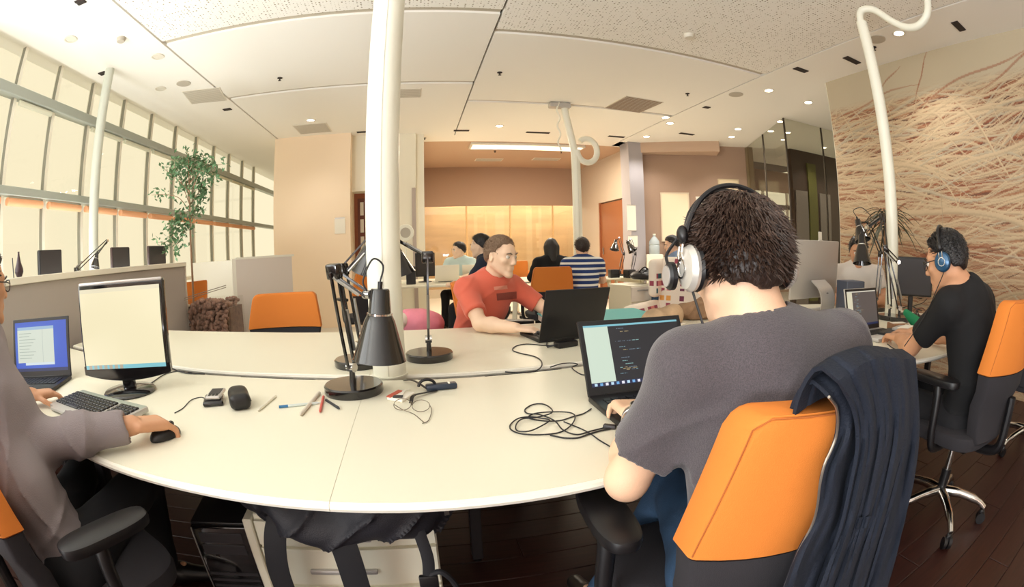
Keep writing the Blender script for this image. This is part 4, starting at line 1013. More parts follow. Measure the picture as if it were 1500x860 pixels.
def hand(F, w, d, nrm, thumb, curl=(.35, .45, .4), sc=1.0, spread=.06):
    """palm, four fingers of three bones and a thumb; d fingers' direction, nrm back of the hand, thumb = side vector of the thumb"""
    d = d_norm(d); t = d_norm(np.asarray(thumb, float)-d*np.dot(thumb, d)); n = np.cross(t, d); n = n if np.dot(n, nrm) > 0 else -n
    w = np.asarray(w, float); R = np.stack([t, d, n], 1)
    F.rbox(w+d*.048*sc, (.040*sc, .050*sc, .0135*sc), .012*sc, R, .012)
    F.ell(w+d*.035*sc+t*.022*sc-n*.006*sc, (.02*sc, .034*sc, .015*sc), R, .01)
    for i, (s, L) in enumerate(((.029, .074), (.010, .083), (-.010, .078), (-.028, .060))):
        b = w+d*.092*sc+t*s*sc; a = 0; dd = d+t*(s*spread/.03); r = .0092*sc
        for q, fr in enumerate((.46, .31, .23)):
            a += curl[q]+.04*i; v = d_norm(dd)*math.cos(a)-n*math.sin(a); e = b+v*L*fr*sc
            F.cap(b, e, r, r*.9, .004); b = e; r *= .9
    b = w+d*.022*sc+t*.032*sc-n*.004*sc
    for v, L, r in ((d*.55+t*.75-n*.25, .042, .0115), (d*.8+t*.45-n*.35, .034, .0105), (d*.95+t*.1-n*.3, .026, .0095)):
        e = b+d_norm(v)*L*sc; F.cap(b, e, r*sc, r*.93*sc, .006); b = e
def head(F, c, f, u, s=1.0):
    R = frame(f, u); r, f, u = R[:, 0], R[:, 1], R[:, 2]; c = np.asarray(c, float); P = lambda x, y, z: c+(r*x+f*y+u*z)*s
    F.ell(P(0, -.012, .022), (.076*s, .096*s, .090*s), R, .02)
    F.ell(P(0, .028, -.032), (.060*s, .068*s, .080*s), R, .03)
    for x in (-1, 1):
        F.cap(P(.052*x, -.005, -.055), P(.016*x, .072, -.100), .020*s, .017*s, .02)
        F.cap(P(.022*x, .083, .024), P(.046*x, .068, .022), .010*s, .010*s, .012)
        F.ell(P(.033*x, .094, .002), (.015*s, .013*s, .009*s), R, .008, True)
        F.ell(P(.042*x, .068, -.024), (.022*s, .018*s, .018*s), R, .015)
        F.ell(P(.076*x, -.008, -.012), (.010*s, .020*s, .033*s), R @ rotz(-.35*x), .006)
        F.ell(P(.083*x, -.003, -.010), (.006*s, .010*s, .018*s), R, .004, True)
        F.ell(P(.010*x, .104, -.036), (.009*s, .010*s, .008*s), R, .006)
    F.cap(P(0, .090, .012), P(0, .110, -.030), .0085*s, .0115*s, .008)
    F.ell(P(0, .080, -.108), (.022*s, .018*s, .016*s), R, .02)
    F.cap(P(-.016, .090, -.062), P(.016, .090, -.062), .0078*s, .0078*s, .007)
    F.cap(P(-.014, .088, -.074), P(.014, .088, -.074), .0085*s, .0085*s, .007)
    F.ell(P(0, .102, -.0675), (.020*s, .006*s, .0016*s), R, .003, True)
    return R, P
def hairdo(c, f, u, m, parent, style='short', h=.006, s=1.0, thick=.012):
    R = frame(f, u); r, f, u = R[:, 0], R[:, 1], R[:, 2]; P = lambda x, y, z: np.asarray(c)+(r*x+f*y+u*z)*s
    F = Field(np.asarray(c)-.26*s, np.asarray(c)+.2*s, h)
    F.ell(P(0, -.014, .026), ((.077+thick)*s, (.097+thick)*s, (.091+thick)*s), R, .02)
    F.ell(P(0, -.035, -.012), ((.070+thick*.8)*s, (.072+thick*.6)*s, .072*s), R, .02)
    g = rng.uniform(0, 6, 6)
    F.disp(lambda x, y, z: (thick*.28)*(np.sin(70*x+25*z+g[0])*np.sin(60*y+20*z+g[1])+.6*np.sin(130*x+90*y-40*z+g[2])))
    n = f*.15-u*.165
    n = d_norm(n); X = np.meshgrid(*[(F.lo[i]+F.h*np.arange(F.n[i])).astype(np.float32) for i in range(3)], indexing='ij', sparse=True); q0 = P(0, .070, .076)
    pl_ = sum((X[i]-np.float32(q0[i]))*np.float32(n[i]) for i in range(3))+np.float32(.0045)*(np.sin(150*X[0]+40*X[2]+g[3])+np.sin(170*X[1]-60*X[2]+g[4])).astype(np.float32)
    F.F = np.maximum(F.F, pl_).astype(np.float32)
    for x in (-1, 1): F.ell(P(.058*x, .078, .062), (.026*s, .034*s, .030*s), R, .008, True)
    for x in (-1, 1): F.ell(P(.085*x, .03, -.03), (.03*s, .045*s, .05*s), R, .006, True)
    if style == 'long':
        F.cap(P(0, -.07, 0), P(0, -.10, -.17), .07*s, .05*s, .03)
        for x in (-1, 1): F.cap(P(.06*x, -.04, 0), P(.06*x, -.06, -.16), .045*s, .035*s, .03)
    return F.build('hair', m, parent, 1)
def face_bits(c, f, u, parent, brow=None, s=1.0):
    R = frame(f, u); P = lambda x, y, z: np.asarray(c)+(R[:, 0]*x+R[:, 1]*y+R[:, 2]*z)*s
    for x in (-1, 1):
        e = MB().ball(P(.033*x, .080, .002), .0125*s, R, 14, 8).build('eye', M['eye'], parent)
        MB().ball(P(.033*x, .0885, .001), (.0055*s, .0045*s, .0055*s), R, 10, 6).build('iris', M['iris'], e)
        MB().tube([P(.017*x, .097, .020), P(.033*x, .096, .026), P(.050*x, .082, .020)], [.003*s, .004*s, .0025*s], 6).build('eyebrow', brow or M['hair_dark'], parent)
def fold(a, seed, f=28):
    """soft undulation plus sharper ridged creases"""
    g = np.random.default_rng(seed).uniform(0, 6, 8)
    def fn(x, y, z):
        s = np.sin(f*(x*.8+z*.9)+3*np.sin(9*y+g[0])+g[1])*.35+np.sin(f*.7*(y-z*.8)+2.5*np.sin(11*x+g[2])+g[3])*.3
        r1 = 1-np.abs(np.sin(f*.55*(x*.9+y*.5-z*.75)+1.6*np.sin(8*z+g[4])+1.2*np.sin(7*x+g[5])+g[6])); r2 = 1-np.abs(np.sin(f*.5*(z*.9+x*.6+y*.4)+1.8*np.sin(9*x+g[7])+g[0]))
        return a*(s-.9*r1**5*(.5+.5*np.sin(11*z+g[1]))-.8*r2**6*(.5+.5*np.sin(13*x+g[2])))
    return fn
def person(label, J, top, bottom, skin, hair, hairstyle='short', sleeve=.62, h=.008, fold_a=.003, group=None, legs=True, shoes=None, hands=None, thick=.012, seed=1, neckcut=None, faceb=True, build_w=1.0, brow=None, sleeve_w=1.0, scalp=None):
    """J: joints in the room. Body one continuous skin mesh; clothes, hair and eyes its children's siblings"""
    J = {k: np.asarray(v, float) for k, v in J.items()}
    t = thing('person', label, 'person', (J['P'][0], J['P'][1], 0), 0, group)
    side = d_norm(J['SR']-J['SL'])
    spine = [J['P'], J['W'], J['C'], J['S'], J['N']]
    W = [q*build_w for q in (.165, .145, .158, .150, .060)]; D = [q*build_w for q in (.110, .098, .112, .088, .056)]
    allp = np.array([v for k, v in J.items() if k not in ('f', 'u', 'hLd', 'hRd', 'hLn', 'hRn')])
    lo, hi = allp.min(0)-.24, allp.max(0)+.24; lo[2] = max(lo[2], -.02)
    F = Field(lo, hi, h); f, u = d_norm(J['f']), J['u']
    F.trunk(spine, side, [q-.012 for q in W], [q-.012 for q in D], .06)
    K = J['K']; uu = frame(f, u)[:, 2]; ff = frame(f, u)[:, 1]
    F.cap(J['N'], K-uu*.055-ff*.022, .062, .054, .03)
    head(F, K, f, u)
    for s in 'LR':
        S, E, Wr = J['S'+s], J['E'+s], J['W'+s]
        F.limb([J['S']*.5+J['N']*.5, S], [.05, .050], .05)
        F.limb([S, S*.45+E*.55, E], [.054, .046, .040], .03); F.limb([E, E*.65+Wr*.35, Wr], [.041, .042, .0275], .02)
        if hands and s in hands:
            H = hands[s]; hand(F, Wr, H['d'], H['n'], H['t'], H.get('curl', (.35, .45, .4)), H.get('sc', 1.0))
        else: F.ell(Wr+d_norm(Wr-E)*.05, (.035, .035, .03), None, .02)
        if legs:
            F.limb([J['P']+side*(.085 if s == 'R' else -.085), J['K'+s]], [.078, .052], .04); F.limb([J['K'+s], J['A'+s]], [.052, .035], .02)
            F.cap(J['A'+s]-V(0, 0, .03), J['A'+s]*.6+J['T'+s]*.4, .028, .022, .02)
    F.build('body', skin, t, 1)
    if faceb: face_bits(K, f, u, t, brow)
    # top
    G = Field(lo, hi, h)
    G.trunk(spine[:4]+[J['N']-(J['N']-J['S'])*.25], side, W[:4]+[.085], D[:4]+[.075], .06, .006)
    for s in 'LR':
        S, E, Wr = J['S'+s], J['E'+s], J['W'+s]
        G.limb([J['S']*.45+J['N']*.55, S], [.058, .064], .06)
        if sleeve <= 1:
            q = S+(E-S)*sleeve; G.limb([S, q], [.067, .062], .035); e = d_norm(E-S)
        else:
            q = E+(Wr-E)*(sleeve-1); G.limb([S, S*.5+E*.5, E, E*.5+q*.5, q], [.066*sleeve_w**.3, .060*sleeve_w, .056*sleeve_w, .050*sleeve_w, .041*sleeve_w**.5], .03)
    G.disp(fold(fold_a, seed))
    for s in 'LR':     # clean cuffs: cut the sleeve square to the arm
        S, E, Wr = J['S'+s], J['E'+s], J['W'+s]
        if sleeve <= 1: q = S+(E-S)*sleeve; e = d_norm(E-S)
        else: q = E+(Wr-E)*(sleeve-1); e = d_norm(Wr-E)
        G.ell(q+e*.085, (.085, .085, .085), None, .008, True) if sleeve <= 1 else G.cap(q+e*.05, q+e*.09, .049, .049, .006, True)
    nd = d_norm(K-J['N'])
    G.cap(J['N']+nd*.0-ff*.0, K, .060, .062, .006, True)           # neck opening
    hem = J['P']-V(0, 0, .05); G.cut(hem, d_norm(J['P']-J['W']))
    G.build('shirt' if sleeve > 1 else 't_shirt', top, t, 2)
    # trousers and shoes
    if legs:
        B = Field(lo, hi, h); B.ell(J['P'], (.172, .13, .11), frame(np.cross((0, 0, 1), side)), .03)
        for s in 'LR': B.limb([J['P']+side*(.085 if s == 'R' else -.085), J['K'+s]], [.092, .068], .05); B.limb([J['K'+s], J['A'+s]], [.066, .052], .03)
        B.disp(fold(.004, seed+3, 22)); B.build('jeans' if bottom is M['jeans'] else 'trousers', bottom, t, 1)
        for s in 'LR':
            A, T = J['A'+s], J['T'+s]; d = d_norm(V(T[0]-A[0], T[1]-A[1], 0)); S = Field(np.minimum(A, T)-.12, np.maximum(A, T)+.12, .008)
            b = V(A[0], A[1], .045)
            S.cap(b-d*.03, b+d*.06, .042, .044, .02); S.cap(b+d*.06, b+d*.17-V(0, 0, .01), .046, .032, .02); S.cap(b, A+V(0, 0, .0), .042, .045, .02); S.cut((0, 0, .004), (0, 0, -1))
            S.build('shoe', shoes or M['shoe'], t, 1)
    if hair is not None: hairdo(K, f, u, hair, t, hairstyle, min(h, .007) if h < .012 else h*.8, 1.0, thick)
    if scalp: strands(K, f, u, t, scalp[0], n=scalp[1], L=scalp[2], seed=seed, low=-.5, front=.50, thick=thick-.002)
    return t, J
# short strands of hair over the cap, swirling from the crown
def strands(c, f, u, parent, m, n=7500, L=.026, seed=2, s=1.0, low=-.80, front=.55, thick=.007):
    g = np.random.default_rng(seed); R = frame(f, u); mb = MB(); crown = d_norm(V(.12, -.42, .9))
    rad = V(.077+thick, .097+thick, .091+thick)*.985; vs = []; fs = []; k = 0
    for i in range(n):
        d = d_norm(g.normal(size=3))
        if d[2] < low or d[1] > front+.3*d[2]: continue
        if d[2] < -.1 and d[1] > -.1: continue
        p = d*rad+V(0, -.014, .026)
        if p[2] < -.045: p[0] *= .93
        away = d-crown*np.dot(d, crown); away = d_norm(away+.0001); sw = np.cross(d, away)
        dirn = d_norm(away*.9+sw*.35+g.normal(size=3)*.2+V(0, 0, -.30)-d*.12); ll = L*g.uniform(.6, 1.25)
        p1 = p+dirn*ll*.5+d*.003*g.uniform(.3, 1.6); p2 = p+dirn*ll+d*.001+V(0, 0, -.002)
        w = d_norm(np.cross(dirn, d))*g.uniform(.0011, .0022); o = d*.0016
        a = [p-w-d*.003, p+w-d*.003, p1-w*.9, p1+w*.9, p1+o, p2]
        vs += a; fs += [(k, k+1, k+4), (k+1, k+3, k+4), (k+2, k, k+4), (k+2, k+4, k+5), (k+4, k+3, k+5), (k+3, k+2, k+5)]; k += 6
    v = np.array(vs) @ R.T*s+np.asarray(c); mb.add(v, fs); return mb.build('hair_strands', m, parent, 0, kind='stuff')
# ------------------------------------------------------------------ the man in the grey t-shirt, back to the viewer
JM = dict(P=(.645, .65, .50), W=(.63, .60, .68), C=(.60, .58, .85), S=(.578, .60, .985), N=(.552, .607, 1.038), K=(.536, .665, 1.172), f=(.17, .95, -.28), u=(0, 0, 1),
    SL=(.428, .65, 1.0), SR=(.735, .585, 1.01), EL=(.362, .735, .765), ER=(.87, .76, .79), WL=(.495, .975, .802), WR=(.79, 1.02, .80),
    KL=(.66, 1.02, .55), KR=(.84, 1.02, .56), AL=(.48, 1.1, .09), AR=(.78, 1.1, .09), TL=(.46, 1.28, .05), TR=(.80, 1.28, .05))
man, JM = person('man in a grey t-shirt seen from behind, typing on the black laptop', JM, M['grey_tee'], M['jeans'], M['skin'], M['hair_dark'], h=.006, fold_a=.010,
    hands=dict(L=dict(d=(.10, .98, -.05), n=(0, .1, 1), t=(1, 0, -.1), curl=(.42, .5, .4)), R=dict(d=(-.25, .95, -.05), n=(0, .1, 1), t=(-1, 0, -.1), curl=(.42, .5, .4))), seed=5, thick=.002)
strands(JM['K'], JM['f'], JM['u'], man, mat('hair_strand', (66, 48, 39), .42, var=.4, vscale=30), n=9500, L=.027, low=-.66, thick=.002)
# ------------------------------------------------------------------ the man in the pale shirt at the left edge
JL = dict(P=(-1.04, .76, .50), W=(-1.11, .75, .68), C=(-1.21, .78, .86), S=(-1.32, .84, .99), N=(-1.385, .88, 1.06), K=(-1.445, .985, 1.20), f=(.12, .98, -.12), u=(0, 0, 1),
    SL=(-1.57, .92, 1.0), SR=(-1.185, .785, 1.0), EL=(-1.66, 1.10, .80), ER=(-1.055, .84, .79), WL=(-1.52, 1.24, .785), WR=(-.80, 1.022, .80),
    KL=(-1.28, 1.24, .54), KR=(-.97, 1.24, .54), AL=(-1.4, 1.36, .09), AR=(-1.10, 1.33, .09), TL=(-1.4, 1.56, .05), TR=(-.92, 1.38, .05))
pl, JL = person('man in a pale shirt at the left edge, hands on mouse and keyboard', JL, M['pale_shirt'], M['trousers'], M['skin_tan'], M['hair_black'], sleeve=1.88, h=.0065, fold_a=.010, sleeve_w=1.15, build_w=1.0, scalp=(M['hair_black'], 1200, .014),
    hands=dict(L=dict(d=(.55, .75, -.08), n=(0, 0, 1), t=(.8, -.6, 0), curl=(.3, .4, .35)), R=dict(d=(.52, .82, -.17), n=(.1, .1, 1), t=(-.75, .6, 0), curl=(.42, .6, .45), sc=1.12)), seed=8)
# ------------------------------------------------------------------ the man in the orange-red t-shirt across the desk
JO = dict(P=(.36, 3.0, .50), W=(.37, 2.99, .68), C=(.41, 2.93, .84), S=(.445, 2.86, .96), N=(.458, 2.83, 1.02), K=(.497, 2.765, 1.158), f=(.62, -.76, -.18), u=(0, 0, 1),
    SR=(.285, 2.76, .96), SL=(.600, 2.95, .96), ER=(.335, 2.56, .79), EL=(.80, 2.86, .80), WR=(.50, 2.385, .785), WL=(.76, 2.60, .79),
    KL=(.75, 2.68, .55), KR=(.5, 2.6, .55), AL=(.8, 2.5, .09), AR=(.55, 2.45, .09), TL=(.9, 2.35, .05), TR=(.6, 2.28, .05))
po, JO = person('man in an orange-red t-shirt facing his black laptop', JO, M['red_tee'], M['jeans'], M['skin_pale'], M['hair_brown'], h=.007, fold_a=.007, sleeve=.66,
    hands=dict(R=dict(d=(.85, -.5, -.08), n=(0, 0, 1), t=(.5, .85, 0), curl=(.3, .45, .4)), L=dict(d=(-.05, -1, -.05), n=(0, 0, 1), t=(-1, 0, 0), curl=(.3, .4, .35))), seed=11, thick=.003, brow=M['hair_brown'], scalp=(mat('hair_strand_brown', (124, 98, 76), .6), 2200, .011))
# ------------------------------------------------------------------ the man in the black t-shirt by the mural
JB = dict(P=(2.12, .78, .50), W=(2.12, .75, .68), C=(2.10, .76, .86), S=(2.06, .80, .99), N=(2.03, .815, 1.06), K=(1.945, .885, 1.175), f=(-.14, .93, -.30), u=(0, 0, 1),
    SL=(1.885, .835, 1.0), SR=(2.235, .785, 1.0), EL=(1.925, 1.04, .80), ER=(2.36, 1.0, .80), WL=(2.13, 1.24, .785), WR=(2.36, 1.28, .785),
    KL=(2.0, 1.2, .55), KR=(2.28, 1.2, .55), AL=(2.0, 1.3, .09), AR=(2.3, 1.3, .09), TL=(2.0, 1.5, .05), TR=(2.3, 1.5, .05))
pb, JB = person('man in a black t-shirt with blue headphones at the silver laptop', JB, M['black_tee'], M['trousers'], M['skin_tan'], M['hair_black'], h=.007, fold_a=.006, sleeve=.66,
    hands=dict(L=dict(d=(.45, .88, -.05), n=(0, 0, 1), t=(.9, -.4, 0), curl=(.4, .5, .4)), R=dict(d=(-.2, .95, -.05), n=(0, 0, 1), t=(-1, 0, 0))), seed=14, thick=.007, scalp=(M['hair_black'], 2600, .016))
# ------------------------------------------------------------------ people further back, seated
def seated(x, y, az, lean=.08, head_az=None, nod=.12, arms=.34, sc=1.0, zt=0.0):
    """joints of a seated figure at (x, y) facing az (0 = +y, clockwise)"""
    f = V(math.sin(az), math.cos(az), 0); r = V(math.cos(az), -math.sin(az), 0); o = V(x, y, 0); q = lambda a, b, c: o+r*a+f*b+V(0, 0, c+zt)
    ha = az if head_az is None else head_az; hf = V(math.sin(ha), math.cos(ha), -nod)
    J = dict(P=q(0, 0, .50), W=q(0, lean*.15, .68), C=q(0, lean*.6, .86), S=q(0, lean, .99), N=q(0, lean*1.2, 1.06), K=q(0, lean*1.2+.045, 1.185), f=hf, u=V(0, 0, 1),
        SL=q(-.185, lean*1.05, 1.0), SR=q(.185, lean*1.05, 1.0), EL=q(-.25, lean+.14, .80), ER=q(.25, lean+.14, .80), WL=q(-.14, lean+arms, .79), WR=q(.14, lean+arms, .79),
        KL=q(-.12, .42, .54), KR=q(.12, .42, .54), AL=q(-.12, .48, .09), AR=q(.12, .48, .09), TL=q(-.13, .68, .05), TR=q(.13, .68, .05))
    return J
def at_az(px, py, d): v = ray(px, py); v = V(v[0], v[1], 0)/math.hypot(v[0], v[1]); return v*d
p = at_az(855, 385, 5.35)
person('man in a navy and white striped t-shirt with his back turned', seated(p[0], p[1], .25, .10, .2), M['stripes'], M['trousers'], M['skin'], M['hair_dark'], h=.014, sleeve=.6, scalp=(M['hair_dark'], 900, .02), fold_a=.002, thick=.008)
p = at_az(810, 385, 6.1)
person('person with long black hair in black clothes beside the striped shirt', seated(p[0], p[1], .1, .06), M['black_tee'], M['trousers'], M['skin'], M['hair_black'], 'long', h=.015, sleeve=1.8, fold_a=.002)
p = at_az(722, 345, 4.9)
person('man in dark blue looking left, behind the man in orange-red', seated(p[0]+.03, p[1], -1.25, .10, -1.1, zt=.045), M['navy'], M['trousers'], M['skin_pale'], M['hair_black'], h=.014, sleeve=1.8, scalp=(M['hair_black'], 900, .02), fold_a=.002, thick=.01)
p = at_az(676, 352, 7.3)
person('person in pale aqua facing the rear laptops, looking left', seated(p[0], p[1], PI+.45, .08, -1.9), M['aqua'], M['trousers'], M['skin_pale'], M['hair_black'], h=.016, sleeve=.8, scalp=(M['hair_black'], 900, .02), fold_a=.002)
p = at_az(1000, 350, 6.6)
person('man in a dusty blue t-shirt sitting below the whiteboard', seated(p[0], p[1], -1.35, .10, -1.25, nod=.25, zt=.03), M['blue_tee'], M['jeans'], M['skin'], M['hair_black'], h=.015, sleeve=.6, scalp=(M['hair_black'], 900, .02), fold_a=.002, thick=.014)
p = at_az(1256, 390, 4.3)
person('person in a light grey t-shirt whose face a black lamp shade hides', seated(p[0], p[1], PI+.85, .05, PI+.9, nod=.25), M['light_tee'], M['trousers'], M['skin_tan'], M['hair_black'], h=.012, sleeve=.62, scalp=(M['hair_black'], 900, .02), fold_a=.003)
# ------------------------------------------------------------------ things people wear
def headphones(label, K, f, u, cup, side_only=None, mic=False, rb=.104, cable_to=None, band2=True):
    R = frame(f, u); r, f, u = R[:, 0], R[:, 1], R[:, 2]; P = lambda x, y, z: np.asarray(K, float)+r*x+f*y+u*z
    t = thing('headphones', label, 'headphones', P(0, 0, .1))
    a = np.linspace(-1.32, 1.32, 34)
    for dy in ((-.013, .013) if band2 else (0,)):
        MB().tube([P(.104*math.sin(q), -.012+dy*(1 if abs(q) < .9 else (1.32-abs(q))/.42), .018+.116*math.cos(q)) for q in a], .0048 if band2 else .008, 8).build('headband', M['black'], t)
    for x in (-1, 1):
        ax = r*x; Rz = np.stack([f, np.cross(ax, f), ax], 1); c = P(.078*x, -.008, -.012)
        MB().lathe([(.022, .0), (.036, .002), (.040, .010), (.036, .018), (.022, .018)], c, Rz, 26, True).build('ear_cushion', M['black'], t)
        cp = MB().lathe([(.001, .016), (.038, .016), (.0395, .022), (.034, .031), (.020, .036), (.001, .0365)], c, Rz, 28).build('ear_cup', cup, t)
        MB().lathe([(.016, .0355), (.0175, .0385), (.0145, .0385), (.0135, .036)], c, Rz, 22, True).build('cup_ring', M['chrome'], cp)
        for dy in (-.008, .008):
            MB().tube(smooth_path([P(.113*x, -.012+dy, .026), P(.116*x, -.010+dy, .010), P(.112*x, -.008+dy, -.004)], 5), .0022, 6).build('slider', M['chrome'], t)
        MB().ball(P(.108*x, -.012, .045), (.010, .013, .016), R, 14, 8).build('hinge', M['black'], t)
    if cable_to is not None:
        p0 = P(-.098, -.006, -.050); MB().tube(smooth_path([p0]+[np.asarray(q, float) for q in cable_to], 8), .0022, 6).build('cord', M['cable'], t)
    return t
K = JM['K']
headphones('black headset with silver ear cups on the man in the grey t-shirt', K, JM['f'], JM['u'], mat('silver_cup', (206, 200, 192), .35, .4), cable_to=[K+V(-.09, -.03, -.13), K+V(-.105, .0, -.20), K+V(-.10, .09, -.30), K+V(-.09, .2, -.40)])
hs = bpy.data.objects['headphones']; R_ = frame(JM['f'], JM['u']); c_ = K-R_[:, 0]*.128+R_[:, 1]*.022-R_[:, 2]*.018; Rz_ = np.stack([R_[:, 1], np.cross(-R_[:, 0], R_[:, 1]), -R_[:, 0]], 1)
MB().lathe([(.001, .004), (.020, .004), (.024, 0), (.024, -.008), (.016, -.012), (.001, -.012)], c_, Rz_, 24).build('outer_disc', M['black'], hs); MB().cyl(c_-R_[:, 0]*.0035, c_-R_[:, 0]*.006, .018, n=24).build('disc_face', M['silver'], hs); MB().tube(smooth_path([K-R_[:, 0]*.11+R_[:, 2]*.045, K-R_[:, 0]*.128+R_[:, 1]*.02+R_[:, 2]*.02, c_+R_[:, 2]*.02], 6), .003, 6).build('yoke', M['black'], hs)
headphones('blue-cupped headphones on the man in the black t-shirt', JB['K'], JB['f'], JB['u'], mat('blue_cup', (46, 84, 116), .25, .3), band2=False, cable_to=[JB['K']+V(-.10, .0, -.12), JB['K']+V(-.10, .05, -.22), JB['K']+V(-.12, .14, -.36)])
w = JM['WL']; d = d_norm(JM['WL']-JM['EL']); R = frame(d)
t = thing('wristwatch', 'silver wristwatch on the left wrist of the man in the grey t-shirt', 'watch', w-d*.03)
Rz = np.stack([R[:, 0], R[:, 2], R[:, 1]], 1)
MB().lathe([(.0335, -.009), (.0355, -.008), (.0355, .008), (.0335, .009)], w-d*.03, Rz, 26, True).build('strap', M['steel'], t)
MB().cyl(w-d*.03+R[:, 2]*.032, w-d*.03+R[:, 2]*.043, .017, .016, 22).build('case', M['chrome'], t)
MB().cyl(w-d*.03+R[:, 2]*.043, w-d*.03+R[:, 2]*.0435, .014, n=22).build('dial', M['black'], t)
def eyeglasses(label, K, f, u, m):
    R = frame(f, u); P = lambda x, y, z: np.asarray(K, float)+R[:, 0]*x+R[:, 1]*y+R[:, 2]*z
    t = thing('eyeglasses', label, 'eyeglasses', P(0, .1, 0)); a = np.linspace(0, 2*PI, 22, endpoint=False)
    for x in (-1, 1):
        MB().tube([P(.034*x+.024*math.cos(q), .106-.006*abs(math.cos(q)), -.002+.018*math.sin(q)) for q in a], .0022, 6, False, True).build('rim', m, t)
        MB().tube([P(.059*x, .100, .004), P(.078*x, .07, .006), P(.084*x, .0, .004), P(.083*x, -.02, -.012)], .002, 6).build('temple', m, t)
    MB().tube([P(-.011, .107, .002), P(0, .110, .005), P(.011, .107, .002)], .002, 6).build('bridge', m, t)
eyeglasses('dark-framed eyeglasses on the man at the left edge', JL['K'], JL['f'], JL['u'], M['black'])
eyeglasses('thin dark eyeglasses on the man in the black t-shirt', JB['K'], JB['f'], JB['u'], M['black'])
# white pattern on the black t-shirt's side is printed cloth: three pale bars (a flat print laid on the shirt)
# ------------------------------------------------------------------ navy jacket over the chair
cm = Matrix.LocRotScale(chair_t.location, chair_t.rotation_euler, None); CMx = np.array(cm)
toW = lambda p: np.asarray(p) @ CMx[:3, :3].T+CMx[:3, 3]
t = thing('jacket', 'navy zip jacket slung over the back of the near orange chair', 'jacket', toW(V(.15, -.33, 1.0)))
yb = lambda z: -.235-.16*max(0, z-.52)
M['jacket'] = mat('navy_jacket', (20, 27, 42), .85, bump=.25, bscale=260)
def cloth_grid(left, right, y0, y1, ns, nt, amp, seed, back=0.0, tail=.22):
    """the hanging cloth: left and right outline as the photograph shows them, hanging at y0 (left) to y1 (right) behind the chair back"""
    g = np.random.default_rng(seed); ph = g.uniform(0, 6, 6); Lp = smooth_path([(q[0], q[1], 0) for q in left], 10); Rp = smooth_path([(q[0], q[1], 0) for q in right], 10)
    G = np.zeros((ns, nt, 3))
    for j in range(nt):
        t_ = j/(nt-1); a = Lp[int(round(t_*(len(Lp)-1)))]; b = Rp[int(round(t_*(len(Rp)-1)))]
        for i in range(ns):
            s_ = i/(ns-1); px = a[0]+(b[0]-a[0])*s_; py = a[1]+(b[1]-a[1])*s_-14*math.sin(PI*s_)*max(0, 1-6*t_)
            y = y0+(y1-y0)*s_**1.6-back+.02*t_
            w_ = min(1, .25+1.6*t_)
            y += w_*amp*(math.sin(6.28*(3.3*s_+.5*t_)+ph[0])+.55*math.sin(6.28*(6.1*s_-.9*t_)+ph[1])+.3*math.sin(6.28*(9.7*s_+1.7*t_)+ph[2]))
            G[i, j] = aty(px, py, y)
    # over the chair back to the front, and on down below the view
    k = 7; F_ = np.zeros((ns, k, 3)); T_ = np.zeros((ns, 8, 3))
    for i in range(ns):
        s_ = i/(ns-1)
        for q in range(k):
            e = (k-q)/k; F_[i, q] = G[i, 0]+V(.01*e, .03*math.sin(e*2.2)+.055*e, .012*math.sin(e*3.1)-.10*max(0, e-.35))
        d = G[i, -1]-G[i, -4]; d = d_norm(V(d[0]*.4, d[1]*.4, d[2]))
        for q in range(8): T_[i, q] = G[i, -1]+d*tail*(q+1)/8
    return np.concatenate([F_, G, T_], 1)
G = cloth_grid([(1214, 580), (1226, 600), (1224, 640), (1204, 690), (1194, 755), (1168, 810), (1146, 868)], [(1340, 527), (1344, 580), (1345, 640), (1338, 700), (1326, 760), (1312, 815), (1296, 870)], .364, .386, 56, 60, .0075, 3)
MB().sheet(G, .006).build('back_panel', M['jacket'], t, 60)
G2 = cloth_grid([(1228, 560), (1250, 600), (1256, 650), (1246, 710), (1232, 770), (1214, 820), (1196, 868)], [(1322, 528), (1330, 580), (1328, 640), (1316, 700), (1300, 760), (1284, 815), (1268, 870)], .360, .368, 40, 60, .006, 9, .018)
MB().sheet(G2, .006).build('front_panel', M['jacket'], t, 60)
F = Field(V(.3, .2, .75), V(1.1, .65, 1.15), .007)
hood = [aty(*q) for q in ((1216, 574, .395), (1236, 556, .39), (1268, 542, .395), (1300, 536, .41), (1328, 534, .44))]
F.limb(hood, [.012, .022, .025, .023, .014], .015); F.limb([hood[1]-V(0, .012, .012), aty(1262, 580, .372), aty(1268, 640, .375)], [.015, .016, .009], .015)
F.disp(fold(.004, 21, 55)); F.build('hood', M['jacket'], t, 1)
MB().tube(smooth_path([G[0, j]+V(-.003, -.003, 0) for j in range(7, 74, 4)], 3), .0022, 6).build('zip', mat('zip_metal', (168, 160, 150), .35, .8), t)
MB().sheet(G2[12:22, 44:48]+V(-.002, -.006, 0), .003).build('pocket_flap', M['jacket'], t, 60)
